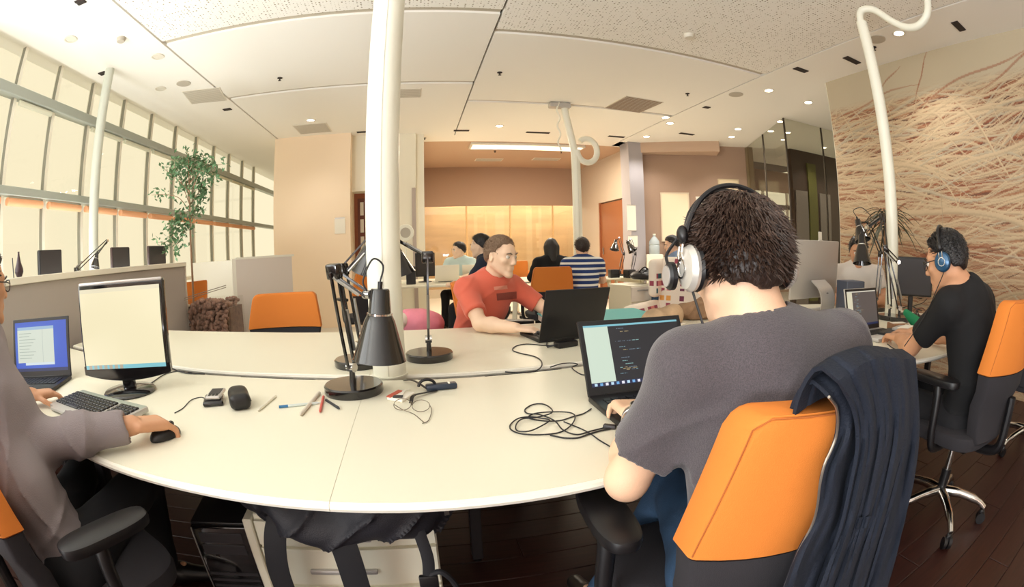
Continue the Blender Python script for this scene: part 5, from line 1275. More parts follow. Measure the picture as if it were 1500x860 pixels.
# ------------------------------------------------------------------ things on the near desks
def on(px, py, z=ZD): return atz(px, py, z)
p = on(314, 590); t = thing('phone_dock', 'small black phone puck lying by the monitor cable', 'phone dock', p, .35)
MB().box((0, 0, .009), (.075, .10, .018), None, .008, 3).build('body', M['black_gloss'], t, 40, True); MB().box((0, 0, .0185), (.06, .08, .002)).build('pad', M['dark_grey'], t, 35, True)
t = thing('mobile_phone', 'silver mobile phone resting on the black puck', 'phone', p+V(.004, .015, .0195), .18)
MB().box((0, 0, .007), (.055, .105, .012), None, .005, 3).build('body', M['silver'], t, 40, True); MB().box((0, .012, .0134), (.042, .062, .001)).build('screen', M['dark_grey'], t, 35, True)
k = MB()
for i in range(3):
    for j in range(3): k.box((-.013+.013*i, -.032-.0*j+.008*(j-1), .0134), (.010, .006, .0012))
k.build('keypad', M['black'], t, 35, True)
p = on(352, 594); t = thing('hard_case', 'thick black rounded hard case standing next to the phone', 'case', p, .45)
F = Field((-.06, -.09, -.01), (.06, .09, .07), .004); F.rbox((0, 0, .026), (.036, .064, .026), .02); F.ell((0, .02, .045), (.03, .04, .012), None, .01); v, f = F.mesh(); make_obj('shell', v, f, M['black'], t, 180, True)
MB().box((.0365, 0, .027), (.002, .11, .003)).build('seam', M['dark_grey'], t, 35, True)
def pen(a, b, label, m, m2=None, r=.0045):
    a, b = on(*a)+V(0, 0, r), on(*b)+V(0, 0, r); t = thing('pen', label, 'pen', (a+b)/2, 0, 'pens on the desk'); d = d_norm(b-a)
    MB().tube([a, a+d*.012, b-d*.03], [r*.25, r, r], 10).build('barrel', m, t); MB().tube([b-d*.03, b], [r*1.05, r], 10).build('cap', m2 or m, t)
pen((470, 592), (409, 598), 'blue and clear ballpoint pen left of the round lamp foot', mat('clear_pen', (206, 216, 214), .3), mat('blue_cap', (46, 110, 160), .35))
pen((469, 606), (474, 583), 'red pen lying across the blue one', mat('red_pen', (206, 96, 84), .35))
pen((498, 601), (478, 588), 'black pen touching the round lamp foot', mat('black_pen', (36, 44, 52), .3))
pen((440, 611), (468, 578), 'broad grey translucent pen crossing beneath the blue one', mat('grey_pen', (212, 204, 190), .35), None, .006)
pen((378, 604), (404, 582), 'long clear plastic stick beside the black hard case', mat('clear_stick', (228, 222, 204), .3))
# badge, lanyard, dark clip and glasses to the right of the lamp
p = on(588, 583); t = thing('paper_packet', 'folded red and white paper packet right of the front lamp', 'packet', p, -.5)
MB().box((0, 0, .006), (.055, .085, .010), roty(.05), .002).build('packet', M['paper'], t, 35, True); MB().box((-.022, -.004, .013), (.016, .075, .003), roty(.1)).build('red_band', mat('red_band', (200, 92, 70), .6), t, 35, True)
MB().box((.005, -.028, .014), (.03, .018, .003), rotz(.4)).build('print', M['dark_grey'], t, 35, True)
p = on(638, 571); t = thing('clip_on_holder', 'dark blue plastic clip with a loop on the desk edge slot', 'clip', p, .12)
MB().box((.02, 0, .011), (.105, .032, .020), None, .006, 2).build('body', mat('dark_blue_plastic', (44, 54, 70), .35), t, 40, True)
MB().tube([V(-.028+.028*math.cos(a), 0, .016+.022*math.sin(a)) for a in np.linspace(0, PI, 14)], .005, 8).build('loop', M['black'], t, 40, True)
MB().box((.045, -.002, .0225), (.006, .02, .004)).build('tab', M['paper'], t, 35, True)
t = thing('lanyard', 'black and white flat strap looped beside the dark blue clip', 'lanyard', on(610, 580))
def ribbon(pts, w, m, name, par):
    P = smooth_path(pts, 8); T = np.gradient(P, axis=0); S = np.cross(T, V(0, 0, 1)); S /= np.linalg.norm(S, axis=1, keepdims=True)+1e-9
    G = np.stack([P-S*w/2, P+S*w/2], 1); MB().sheet(G, .0015).build(name, m, par, 50)
ribbon([on(592, 559)+V(0, 0, .004), on(604, 562)+V(0, 0, .012), on(614, 570)+V(0, 0, .02), on(626, 574)+V(0, 0, .01)], .009, M['black'], 'strap', t)
ribbon([on(640, 574)+V(0, 0, .004), on(622, 579)+V(0, 0, .008), on(606, 585)+V(0, 0, .012), on(602, 592)+V(0, 0, .004)], .012, M['black'], 'strap', t)
ribbon([on(600, 572)+V(0, 0, .004), on(592, 580)+V(0, 0, .016), on(583, 590)+V(0, 0, .004)], .009, M['paper'], 'strap', t)
t = thing('eyeglasses', 'wire-rimmed eyeglasses lying folded on the white desk', 'eyeglasses', on(605, 605)); a = np.linspace(0, 2*PI, 26, endpoint=False)
wire = mat('thin_wire', (120, 108, 92), .3, .7); c1, c2 = on(590, 598), on(617, 600)
for c in (c1, c2):
    MB().tube([c+V(.026*math.cos(q), .030*math.sin(q), .012+.008*math.sin(q)) for q in a], .0011, 6, False, True).build('rim', wire, t)
MB().tube(smooth_path([c1+V(.026, 0, .014), (c1+c2)/2+V(0, .012, .02), c2+V(-.026, 0, .014)], 5), .0011, 6).build('bridge', wire, t)
MB().tube(smooth_path([c2+V(.026, .01, .01), c2+V(.03, -.03, .006), on(628, 617)+V(0, 0, .003), on(619, 622)+V(0, 0, .003)], 6), .0012, 6).build('temple', wire, t)
MB().tube(smooth_path([c1+V(-.026, .01, .01), c1+V(-.0, -.03, .006), on(606, 608)+V(0, 0, .003), on(622, 621)+V(0, 0, .003)], 6), .0012, 6).build('temple', wire, t)
# cables
def cable(label, pts, r=.0022, m=None, plug=None, n=8):
    P = [on(*q[:2])+V(0, 0, r+.0006+(q[2] if len(q) > 2 else 0)) for q in pts]
    t = thing('cable', label, 'cable', P[0], 0, None); MB().tube(smooth_path(P, n), r, 7).build('wire', m or M['cable'], t)
    if plug: MB().box(on(*plug)+V(0, 0, .006), (.016, .034, .011), rotz(.9), .003, 2).build('plug', M['dark_grey'], t)
    return t
cable('tangled thin black cable coiled left of the near laptop', [(866, 600), (855, 607), (838, 612), (822, 617), (800, 618), (775, 614), (780, 608), (800, 607, .004), (830, 607, .004), (842, 612, .004), (838, 624, .003), (822, 634), (795, 638), (765, 637), (749, 631), (748, 623), (760, 616, .004), (778, 614, .004), (793, 616, .004), (805, 619, .004), (792, 628, .004), (775, 635, .004), (758, 634, .003), (756, 626, .004), (765, 618, .006), (785, 616, .006), (808, 609, .006), (806, 600, .003), (795, 593), (780, 594), (769, 601), (773, 607), (790, 611, .005), (812, 620, .005), (825, 633, .003), (845, 638), (865, 633), (885, 628)], .0019, n=7)
cable('black cable with a grey plug at the near laptop\'s corner', [(898, 629), (882, 632), (864, 637), (846, 643), (826, 643), (806, 639)], .0022, None, (893, 628))
cable('thin dark cable end running to the front edge of the desk', [(826, 619), (848, 628), (864, 636), (878, 646), (898, 658)], .0017)
cable('black power cable looping over the far desk beside the slot', [(822, 506), (800, 507), (772, 505), (756, 508), (751, 514), (764, 519), (782, 523), (792, 529), (793, 538), (783, 545), (760, 547), (740, 546)], .0026)
cable('second black cable from the power adapter to the black laptop', [(823, 503), (808, 508), (801, 508), (803, 499), (812, 495), (832, 496), (845, 500)], .0022)
cable('cable hanging over the slot edge behind the near laptop', [(806, 539), (822, 534), (838, 533), (846, 535), (838, 540), (850, 549), (862, 551)], .0022)
cable('thin black cable from the monitor\'s foot to the desk slot', [(187, 570), (210, 567), (222, 562), (240, 550), (258, 545), (270, 546)], .0024)
cable('two-strand cable end behind the monitor', [(238, 541), (250, 540), (262, 545), (275, 548), (300, 549)], .0026)
cable('thin grey mouse cable leading to the black phone puck', [(256, 606), (268, 599), (280, 587), (294, 583), (302, 585)], .0016)
t = thing('power_adapter', 'black power adapter brick on the far desk beside the near laptop\'s screen', 'adapter', on(829, 508), .3)
MB().box((0, 0, .014), (.11, .05, .028), None, .007, 2).build('brick', M['black'], t, 40, True); MB().tube(smooth_path([V(-.055, 0, .014), V(-.075, .01, .012), V(-.09, .02, .006)], 4), .004, 8).build('strain_relief', M['cable'], t, 40, True)
# turquoise flat box, brown wallet box, phone and crumpled cloth beyond the laptop
t = thing('flat_box', 'flat white box with a turquoise lid on the far desk behind the black laptop', 'box', (1.07, 2.655, ZD), -.03)
MB().box((0, 0, .018), (.66, .44, .036), None, .003).build('tray', M['paper'], t, 35, True); MB().box((0, .006, .040), (.67, .45, .010), None, .003).build('lid', M['teal'], t, 35, True)
t = thing('wallet', 'dark brown wallet-like box between the turquoise box and the cloth', 'box', on(970, 472), .2)
MB().box((0, 0, .018), (.14, .09, .034), None, .006, 2).build('body', mat('dark_brown_leather', (52, 38, 36), .5), t, 40, True); MB().box((0, 0, .0355), (.13, .004, .002)).build('seam', M['black'], t, 35, True)
t = thing('mobile_phone', 'white phone lying right of the dark brown box', 'phone', on(990, 475), .5)
MB().box((0, 0, .005), (.06, .11, .009), None, .004, 2).build('body', M['paper'], t, 40, True); MB().box((0, .004, .0098), (.05, .08, .0008)).build('screen', M['silver'], t, 35, True)
c = on(1040, 468); F = Field(c-V(.4, .3, .02), c+V(.4, .35, .2), .009)
F.limb([c+V(-.24, .16, .02), c+V(-.08, .06, .04), c+V(.1, .0, .045), c+V(.22, -.03, .03)], [.03, .055, .06, .035], .04); F.ell(c+V(.0, .1, .05), (.20, .10, .05), None, .05); F.ell(c+V(.12, .10, .08), (.12, .09, .07), None, .05)
F.disp(fold(.024, 31, 40)); F.cut(V(0, 0, ZD+.002), (0, 0, -1))
v, f = F.mesh(); setp(make_obj('crumpled_cloth', v, f, mat('beige_brown_cloth', (146, 114, 86), .95, bump=.3, bscale=160, var=.25, vscale=16), None, 180), 'crumpled beige-brown cloth lying on the far desk left of the grey t-shirt man\'s neck', 'cloth')
c = V(1.36, 2.42, ZD); F = Field(c-V(.3, .2, .02), c+V(.3, .25, .3), .01); F.ell(c+V(0, 0, .03), (.12, .08, .07), None, .02); F.ell(c+V(.09, 0, .05), (.07, .06, .07), None, .03); F.disp(fold(.008, 41, 25)); F.cut(V(0, 0, ZD+.002), (0, 0, -1))
v, f = F.mesh(); setp(make_obj('bag', v, f, mat('cow_cloth', (170, 142, 112), .95, var=.5, vscale=7), None, 180), 'blotchy cream and brown cloth bag behind the crumpled cloth', 'bag')
# ------------------------------------------------------------------ under the near desk
t = thing('computer_tower', 'black computer tower standing under the desk, front grille towards the left man', 'computer', (-.69, 1.33, 0), .12)
MB().box((0, .02, .225), (.205, .40, .44), None, .006, 2).build('case', M['black'], t, 40, True); fr = MB().box((0, -.19, .225), (.198, .02, .43), None, .008, 2).build('front', M['black_gloss'], t, 40, True)
for i in range(9): MB().box((0, -.2015, .05+.026*i), (.17, .004, .010)).build('grille_bar', M['dark_grey'], t, 35, True)
for x in (-.094, .094): MB().box((x, -.2, .225), (.004, .006, .42)).build('chrome_trim', M['steel'], t, 35, True)
for i in range(2): MB().box((0, -.2015, .40-.045*i), (.15, .003, .036), None, .001).build('drive_bay', M['dark_grey'], t, 35, True)
t = thing('drawer_pedestal', 'white drawer pedestal under the desk beneath the black rucksack', 'cabinet', (-.265, 1.33, 0), .02)
MB().box((0, .02, .26), (.52, .46, .50), None, .003).build('carcass', M['white'], t, 35, True)
for i, (z, h) in enumerate(((.455, .09), (.335, .14), (.145, .22))):
    d = MB().box((0, -.22, z), (.512, .018, h-.008), None, .002).build('drawer', M['white'], t, 35, True); MB().box((-.02, -.235, z-.01), (.20, .014, .016), None, .004, 2).build('handle', M['silver'], d, 40, True)
for x in (-.2, .2):
    for y in (-.18, .2): MB().cyl((x, y, 0), (x, y, .02), .02, n=10).build('foot', M['black'], t, 35, True)
t = thing('side_panel', 'white upright computer holder panel between tower and pedestal', 'panel', (-.555, 1.31, 0), .05)
MB().box((0, 0, .25), (.03, .40, .48), None, .004).build('board', M['white'], t, 35, True); MB().box((0, 0, .008), (.06, .42, .016), None, .003).build('foot', M['silver'], t, 35, True)
t = thing('rucksack', 'black rucksack lying on the pedestal, straps hanging down in front', 'rucksack', (-.25, 1.15, .51))
F = Field((-.66, .86, .40), (.12, 1.6, .74), .008)
F.ell((-.25, 1.24, .60), (.29, .22, .095), None, .04); F.ell((-.36, 1.10, .585), (.17, .10, .06), None, .05); F.ell((-.10, 1.08, .59), (.16, .11, .07), None, .05); F.ell((-.22, 1.02, .54), (.20, .05, .05), None, .04)
F.disp(fold(.020, 51, 30)); F.build('body', mat('rucksack_nylon', (34, 33, 40), .6, bump=.2, bscale=300), t, 1)
nyl = mat('strap_webbing', (27, 26, 31), .75)
def strap(pts, w, nm='shoulder_strap', th=.008):
    P = smooth_path(pts, 8); G = np.stack([P-V(w/2, 0, 0), P-V(0, .006, 0), P+V(w/2, 0, 0)], 1); MB().sheet(G, th).build(nm, nyl, t, 60)
strap([(-.375, 1.05, .60), (-.41, 1.0, .54), (-.435, .99, .42), (-.44, 1.0, .28), (-.44, 1.0, .12)], .062)
strap([(-.24, .99, .54), (-.23, .985, .45), (-.225, .99, .30), (-.22, 1.0, .15)], .07)
strap([(-.05, 1.0, .57), (-.03, .985, .46), (-.035, .98, .38)], .03, 'webbing', .004)
MB().tube(smooth_path([(-.03, .98, .40), (.0, .975, .41), (.03, .98, .36), (.045, .985, .28), (.03, .99, .2)], 6), .008, 8).build('cord', nyl, t)
MB().box((-.035, .978, .375), (.05, .016, .05), None, .006, 2).build('buckle', M['black'], t)
MB().box((.03, 1.0, .60), (.012, .004, .05), rotz(.3)).build('zip_pull', M['steel'], t); MB().box((-.385, 1.005, .60), (.012, .006, .10), roty(.5)).build('reflective_tab', M['silver'], t)
t = thing('bright_patch_cabinet', 'white cabinet behind the chair at the lower left corner', 'cabinet', (-1.72, .28, 0), .1)  # made-up cabinet; its white stands in for a bright area near the floor
MB().box((0, 0, .35), (.8, .5, .68), None, .004).build('carcass', M['white'], t, 35, True); MB().box((0, 0, .70), (.84, .54, .024), None, .003).build('top', M['white'], t, 35, True)
for x in (-.2, .2): d = MB().box((x, .252, .35), (.39, .018, .64), None, .002).build('door', M['white'], t, 35, True); MB().box((x*.3, .266, .45), (.012, .012, .12), None, .003).build('handle', M['silver'], d, 35, True)
# ------------------------------------------------------------------ window side: planter and tree, things over the partition
t = thing('planter', 'tall glass planter filled with brown pebbles beneath the tree', 'planter', (-2.30, 4.95, 0))
for (a, b) in (((-2.590, 4.70, .0), (-2.040, 4.715, .80)), ((-2.590, 5.20, 0), (-2.040, 5.215, .80)), ((-2.590, 4.715, 0), (-2.575, 5.2, .80)), ((-2.055, 4.715, 0), (-2.040, 5.2, .80))):
    MB().span(a, b).build('glass_side', M['glass'], t)
g = np.random.default_rng(5); pb_ = MB()
for i in range(420):
    e = g.random() < .62
    pz = g.uniform(.36, .76); pb_.ball((g.uniform(-2.560, -2.080), 4.74+g.uniform(0, .05) if e else g.uniform(4.72, 5.15), pz if e else g.uniform(.70, .78)), g.uniform(.018, .034, 3), rotz(g.uniform(0, 3)), 7, 5)
pb_.build('pebbles', M['pebble'], t, 180, kind='stuff'); MB().span((-2.574, 4.80, .01), (-2.056, 5.19, .70)).build('soil', mat('soil', (110, 84, 70), .9, var=.3, vscale=20), t)
for k in (0, .05):
    MB().tube([aty(270, 440-k*60, 4.66), aty(331, 421-k*60, 4.66)], .004, 8).build('rail', mat('thin_rail', (150, 136, 118), .5), t)
t = thing('indoor_tree', 'slim leafy olive-like tree in front of the windows', 'tree', (-2.28, 4.9, .88))
YT = 4.85; q = lambda x, y, dy=0: aty(x, y, YT+dy)
trunk = smooth_path([q(284, 470), q(283, 430), q(281, 390), q(279, 350), q(278, 300), q(277, 270), q(276, 225)], 6)
MB().tube(trunk, np.linspace(.016, .006, len(trunk)), 8).build('trunk', M['bark'], t)
tips = [((278, 300), (272, 255), (275, 218)), ((277, 270), (285, 235), (305, 226)), ((278, 290), (295, 250), (328, 240)), ((278, 300), (262, 258), (248, 240)), ((278, 310), (262, 290), (240, 285), (222, 286)), ((279, 330), (268, 310), (258, 330), (248, 352), (228, 356)), ((279, 330), (272, 330), (266, 350), (252, 362)), ((278, 300), (292, 280), (299, 262)), ((279, 320), (290, 300), (295, 284)), ((277, 280), (262, 265), (235, 243)), ((277, 270), (300, 240), (312, 272)), ((279, 318), (262, 320), (250, 338)), ((277, 250), (268, 240), (258, 250))]
LV = MB(); g = np.random.default_rng(17)
for k, tp in enumerate(tips):
    dy = g.uniform(-.3, .3); P = smooth_path([q(*s, dy*i/len(tp)) for i, s in enumerate(tp)], 8); MB().tube(P, np.linspace(.006, .002, len(P)), 6).build('branch', M['bark'], t)
    n = 95 if k not in (4, 9) else 30
    for i in range(n):
        c = P[int(g.uniform(.25, 1)*(len(P)-1))]+g.normal(size=3)*.05; d = d_norm(g.normal(size=3)+V(0, 0, -.3)); s = d_norm(np.cross(d, g.normal(size=3))); L = g.uniform(.045, .08); wd = L*.24
        nn = np.cross(d, s)*.004
        LV.add([c, c+d*L*.5+s*wd, c+d*L, c+d*L*.5-s*wd, c+d*L*.5+nn], [(0, 1, 4), (1, 2, 4), (2, 3, 4), (3, 0, 4)])
LV.build('foliage', M['leaf'], t, 0, kind='stuff')
def monitor_back(label, loc, rot, w=.42, hgt=.28, zb=.26, m=None, group=None):
    t = thing('monitor', label, 'monitor', loc, rot, group)
    MB().lathe([(.001, 0), (.10, 0), (.10, .008), (.03, .016), (.001, .017)]).build('foot', M['black'], t, 40, True); MB().box((0, 0, zb/2+.05), (.04, .03, zb+.08), None, .006).build('neck', M['black'], t, 35, True)
    MB().box((0, -.02, zb+hgt/2), (w, .035, hgt), None, .01, 2).build('casing', m or M['black'], t, 40, True); MB().box((0, -.04, zb+hgt/2), (w*.94, .003, hgt*.9)).build('screen', M['dark_grey'], t, 35, True)
    return t
dsk = thing('desk', 'window-side desk hidden behind the long grey partition', 'desk', (-3.1, 3.2, 0))
MB().span((-3.13, 1.2, ZD-.025), (-2.68, 5.0, ZD), .003).build('tabletop', M['white'], dsk)
for y in (1.3, 3.1, 4.9): MB().span((-3.1, y-.03, 0), (-3.04, y+.03, ZD-.025), .003).build('leg', M['dark_grey'], dsk)
for (x0, x1, yb_, lb) in ((53, 88, 386, 'nearest black screen peeking over the grey partition'), (160, 187, 378, 'dark screen peeking over the partition beside the small lamp'), (214, 240, 374, 'furthest dark brown screen peeking over the grey partition')):
    a, b = atx(x0, yb_, -2.95), atx(x1, yb_, -2.95); cxy = (a+b)/2
    monitor_back(lb, (-2.95, cxy[1], ZD), PI/2+.0, abs(b[1]-a[1])*.95, .20, cxy[2]-ZD-.10, mat('screen_brown', (62, 44, 42), .5) if x0 > 100 else None, 'screens over the partition')
a = atx(142, 383, -2.9); desk_lamp('small black desk lamp on the window desk above the partition', (-2.95, a[1]-.25, ZD), atx(112, 396, -2.95), atx(157, 353, -2.95), (atx(142, 372, -2.93), atx(139, 392, -2.93)), .08, .12, .05, False, None)
p = atx(28, 399, -2.61); t = thing('vase', 'dark teardrop-shaped vase on the partition cap', 'vase', V(p[0], p[1], 1.2155))
MB().lathe([(.001, 0), (.022, .002), (.036, .03), (.034, .05), (.018, .09), (.009, .13), (.007, .15), (.001, .151)], V(p[0], p[1], 1.2155), None, 24).build('vessel', mat('plum_glaze', (62, 44, 50), .3), t)
MB().lathe([(.0075, .149), (.009, .152), (.0075, .155), (.006, .152)], V(p[0], p[1], 1.2155), None, 20, True).build('rim', M['dark_grey'], t)
p = atx(20, 401, -2.61); setp(MB().cyl(V(p[0], p[1], 1.2155), V(p[0]-.01, p[1], 1.335), .004, n=8).build('stick', M['dark_grey']), 'thin dark stick standing left of the teardrop vase', 'stick')
dup(chair_t, (-2.97, 5.35, 0), 1.2, label='office chair just past the end of the long partition')
t = thing('floor_bag', 'pink and white bag lying by the orange chair of the man in orange-red', 'bag', (-.05, 3.15, .55))
F = Field((-.4, 2.9, .4), (.45, 3.6, .95), .012); F.ell((-.02, 3.2, .70), (.20, .12, .11), None, .03); F.disp(fold(.008, 61, 22)); F.build('body', mat('pink_cloth', (232, 142, 160), .85, var=.12, vscale=8), t, 1)
F = Field((-.4, 2.9, .4), (.45, 3.6, .95), .012); F.ell((-.13, 3.14, .74), (.07, .08, .06), None, .02); F.build('flap', M['paper'], t, 1)
st = thing('stool', 'small white side stool carrying the pink bag', 'stool', (-.02, 3.2, 0)); MB().cyl((-.02, 3.2, .55), (-.02, 3.2, .585), .18, n=24).build('seat', M['white'], st)
for a in (0, 2.1, 4.2): MB().cyl((-.02+.1*math.cos(a), 3.2+.1*math.sin(a), .55), (-.02+.15*math.cos(a), 3.2+.15*math.sin(a), 0), .012, n=8).build('leg', M['silver'], st)
# ------------------------------------------------------------------ right desks by the mural
t = thing('desktop_computer', 'big silver all-in-one desktop computer seen from behind', 'computer', (2.80, 2.46, ZD), PI+.05)
MB().box((0, -.01, .30), (.60, .022, .43), rotx(-.08), .008, 2).build('shell', M['silver'], t, 40, True); MB().box((0, -.025, .31), (.56, .004, .33), rotx(-.08)).build('screen', M['black'], t, 35, True)
leg = smooth_path([V(0, .02, .22), V(0, .10, .16), V(0, .13, .08), V(0, .12, .008)], 5); G = np.stack([leg-V(.09, 0, 0), leg+V(.09, 0, 0)], 1); MB().sheet(G, .008).build('stand', M['silver'], t, 60, True)
MB().box((0, .06, .005), (.18, .17, .008), None, .003).build('foot', M['silver'], t, 35, True); MB().lathe([(.012, 0), (.018, .001), (.018, .003), (.012, .004)], (0, .118, .12), rotx(-PI/2), 20, True).build('cable_port', M['dark_grey'], t, 40, True)
p = atr(1192, 349, math.hypot(2.95, 2.35)); nt_ = np.array(bpy.data.objects['desktop_computer'].location)
t = thing('note', 'square cream sticky note standing on top of the silver computer', 'note', (2.86, 2.47, ZD+.512)); MB().box((2.86, 2.47, ZD+.548), (.062, .004, .064), rotz(.3)).build('sheet', M['paper'], t); MB().box((2.86, 2.47, ZD+.516), (.05, .02, .006), rotz(.3)).build('clip', M['silver'], t)
cable('white cable curling behind the silver desktop computer', [(1196, 436, .08), (1201, 428, .10), (1197, 420, .13), (1192, 428, .08), (1203, 440, .03), (1212, 449), (1224, 451)], .004, M['cable_white'])
t = thing('speaker_box', 'blue-grey box speaker with a black side next to the silver computer', 'speaker', (3.02, 2.27, ZD), -.35)
MB().box((0, 0, .115), (.17, .17, .22), None, .005).build('cabinet', mat('blue_grey_box', (84, 90, 106), .5), t, 35, True); MB().box((.088, 0, .115), (.006, .165, .215), None, .002).build('grille', M['black'], t, 35, True)
for z in (.07, .15): MB().lathe([(.03, 0), (.045, .003), (.05, 0)], (.0915, 0, z), roty(PI/2), 22).build('cone', M['dark_grey'], t, 40, True)
for x in (-.06, .06):
    for y in (-.06, .06): MB().cyl((x, y, 0), (x, y, .006), .01, n=10).build('foot', M['black'], t, 35, True)
monitor_back('black monitor right of the slim pole, its screen dark', (3.28, 1.82, ZD), -.9, .36, .28, .14)
d = 3.65
def rr(px, py, dist): v = ray(px, py); return O3+v*(dist/math.hypot(v[0], v[1]))
desk_lamp('black desk lamp whose shade hides a face by the mural', V(*rr(1284, 424, 3.9)[:2], ZD), rr(1290, 372, 3.9), rr(1272, 326, 3.85), (rr(1256, 322, 3.8), rr(1264, 352, 3.75)), .09, .17, .07, True)
desk_lamp('lower black desk lamp with a glossy cone just above the silver laptop', V(*rr(1304, 440, 3.45)[:2], ZD), rr(1292, 318, 3.5), rr(1270, 334, 3.4), (rr(1262, 344, 3.35), rr(1263, 386, 3.3)), .09, .2, .068, False)
desk_lamp('black desk lamp right of the slim pole with a bent elbow', V(*rr(1319, 432, 3.4)[:2], ZD), rr(1297, 364, 3.35), rr(1316, 384, 3.3), None, .085, group='black balanced-arm desk lamps')
c = V(*rr(1342, 430, 3.0)[:2], ZD+.05); F = Field(c-.16, c+.16, .007); F.cap(c+V(-.05, .04, .06), c+V(.03, -.03, -.015), .022, .045, .02); F.cut(V(0, 0, ZD+.001), (0, 0, -1)); F.disp(fold(.004, 71, 40)); v, f = F.mesh()
t = thing('pouch', 'green cloth pouch leaning in the clutter by the mural', 'pouch', c-V(0, 0, .049)); make_obj('pouch_body', v, f, mat('green_cloth', (28, 132, 84), .8), t, 180); MB().tube(smooth_path([c+V(.02, .0, .04), c+V(.06, .02, .07), c+V(.08, .0, .02)], 6), .004, 6).build('drawstring', M['black'], t)
g = np.random.default_rng(23)
for i, (px, py, w, dd, h, lb, m) in enumerate(((1312, 447, .20, .14, .03, 'black flat device under the lamp at the mural desk', M['black']), (1330, 441, .18, .13, .045, 'grey-white box in the clutter by the mural', M['silver']), (1318, 433, .12, .09, .05, 'brown cardboard box in the clutter by the mural', mat('cardboard', (160, 116, 84), .85)), (1352, 442, .20, .15, .012, 'white papers stacked beside the green pouch', M['paper']))):
    v = ray(px, py); dist = 2.75+.1*i; p = V(v[0], v[1], 0)/math.hypot(v[0], v[1])*dist
    t = thing('box' if i in (1, 2) else ('device' if i == 0 else 'paper_stack'), lb, ('device', 'box', 'box', 'papers')[i], (p[0], p[1], ZD), g.uniform(-.6, .6)); MB().box((0, 0, h/2), (w, dd, h), None, .003).build('body', m, t, 35, True); MB().box((0, 0, h+.001), (w*.9, dd*.5, .002)).build('top_face', M['dark_grey'] if i == 0 else M['paper'], t, 35, True)
for i, (pts, lb) in enumerate((([(1335, 432), (1348, 438), (1360, 434), (1352, 444), (1338, 450), (1350, 456)], 'tangle of black cables by the green pouch'), ([(1290, 440), (1300, 446), (1318, 452), (1334, 449), (1346, 455)], 'black cable behind the silver laptop'), ([(1344, 462), (1338, 456), (1350, 452), (1356, 458), (1348, 464)], 'red-brown cable coil near the elbow of the man in black'))):
    cable(lb, pts, .004, mat('red_cable', (120, 60, 50), .5) if i == 2 else None)
cable('thin cable from the silver laptop along the desk edge', [(1300, 505), (1308, 511), (1320, 516), (1332, 517)], .0025)
t = thing('potted_palm', 'dark spiky palm plant behind the slim pole against the mural', 'plant', (4.04, 2.56, 0))
MB().lathe([(.001, 0), (.13, 0), (.17, .32), (.175, .34), (.16, .34), (.15, .30), (.001, .30)], (4.04, 2.56, 0), None, 28).build('pot', M['dark_grey'], t); MB().tube(smooth_path([(4.04, 2.56, .3), (4.06, 2.54, .8), (4.03, 2.56, 1.2), (4.04, 2.54, 1.5)], 5), .022, 8).build('trunk', M['bark'], t)
g = np.random.default_rng(29)
for i in range(46):
    a = g.uniform(0, 2*PI); e = g.uniform(-.2, 1.3); L = g.uniform(.30, .47); P = []; o = V(4.04, 2.54, 1.42+g.uniform(0, .12)); s = V(-math.sin(a), math.cos(a), 0)
    for k in np.linspace(0, 1, 7): P.append(o+V(math.cos(a), math.sin(a), 0)*L*k*math.cos(e*(1-.3*k))+V(0, 0, L*(k*math.sin(e)-.75*k*k)))
    P = np.array(P); wd = np.array([.006, .012, .013, .012, .010, .006, .001])[:, None]; G = np.stack([P-s*wd, P+V(0, 0, -.003), P+s*wd], 1); MB().sheet(G, .0012).build('leaf', M['leaf_dark'], t, 60)
# the pale printed bars on the side of the black t-shirt
pr = mat('pale_print', (164, 186, 184), .9)
par = next(o for o in pb.children if o.name.startswith('t_shirt'))
def on_shirt(pts, name):
    me = par.data; co = np.array([v.co[:] for v in me.vertices])+np.array(pb.location)
    from mathutils.bvhtree import BVHTree
    bv = BVHTree.FromPolygons([tuple(c) for c in co], [tuple(p.vertices) for p in me.polygons]); n = 9; G = np.zeros((n, n, 3)); a, b, c_, d_ = pts
    for i in range(n):
        for j in range(n):
            u, v = i/(n-1), j/(n-1); px = (1-v)*((1-u)*V(*a)+u*V(*b))+v*((1-u)*V(*d_)+u*V(*c_)); r = ray(*px); h = bv.ray_cast(Vector(O3), Vector(r))
            if h[0] is None: return
            G[i, j] = np.array(h[0][:])+np.array(h[1][:])*.003*(1 if np.dot(h[1], r) < 0 else -1)
    MB().sheet(G, .002).build(name, pr, par, 60)
on_shirt(((1376, 497), (1396, 486), (1401, 505), (1382, 511)), 'printed_bar')
on_shirt(((1372, 514), (1404, 514), (1402, 528), (1374, 523)), 'printed_bar')
on_shirt(((1371, 530), (1389, 532), (1390, 554), (1373, 550)), 'printed_bar')
# faded print on the orange-red t-shirt
par = next(o for o in po.children if o.name.startswith('t_shirt')); pb_save = pb; pb = po; pr = mat('faded_print', (146, 74, 66), .9)
for q in (((727, 430), (756, 427), (757, 437), (728, 440)), ((724, 443), (752, 441), (752, 450), (725, 452)), ((722, 455), (748, 453), (748, 460), (723, 463))): on_shirt(q, 'faded_print')
pr = mat('faded_print_light', (226, 150, 130), .9); on_shirt(((723, 420), (742, 418), (743, 423), (724, 425)), 'faded_print'); pb = pb_save
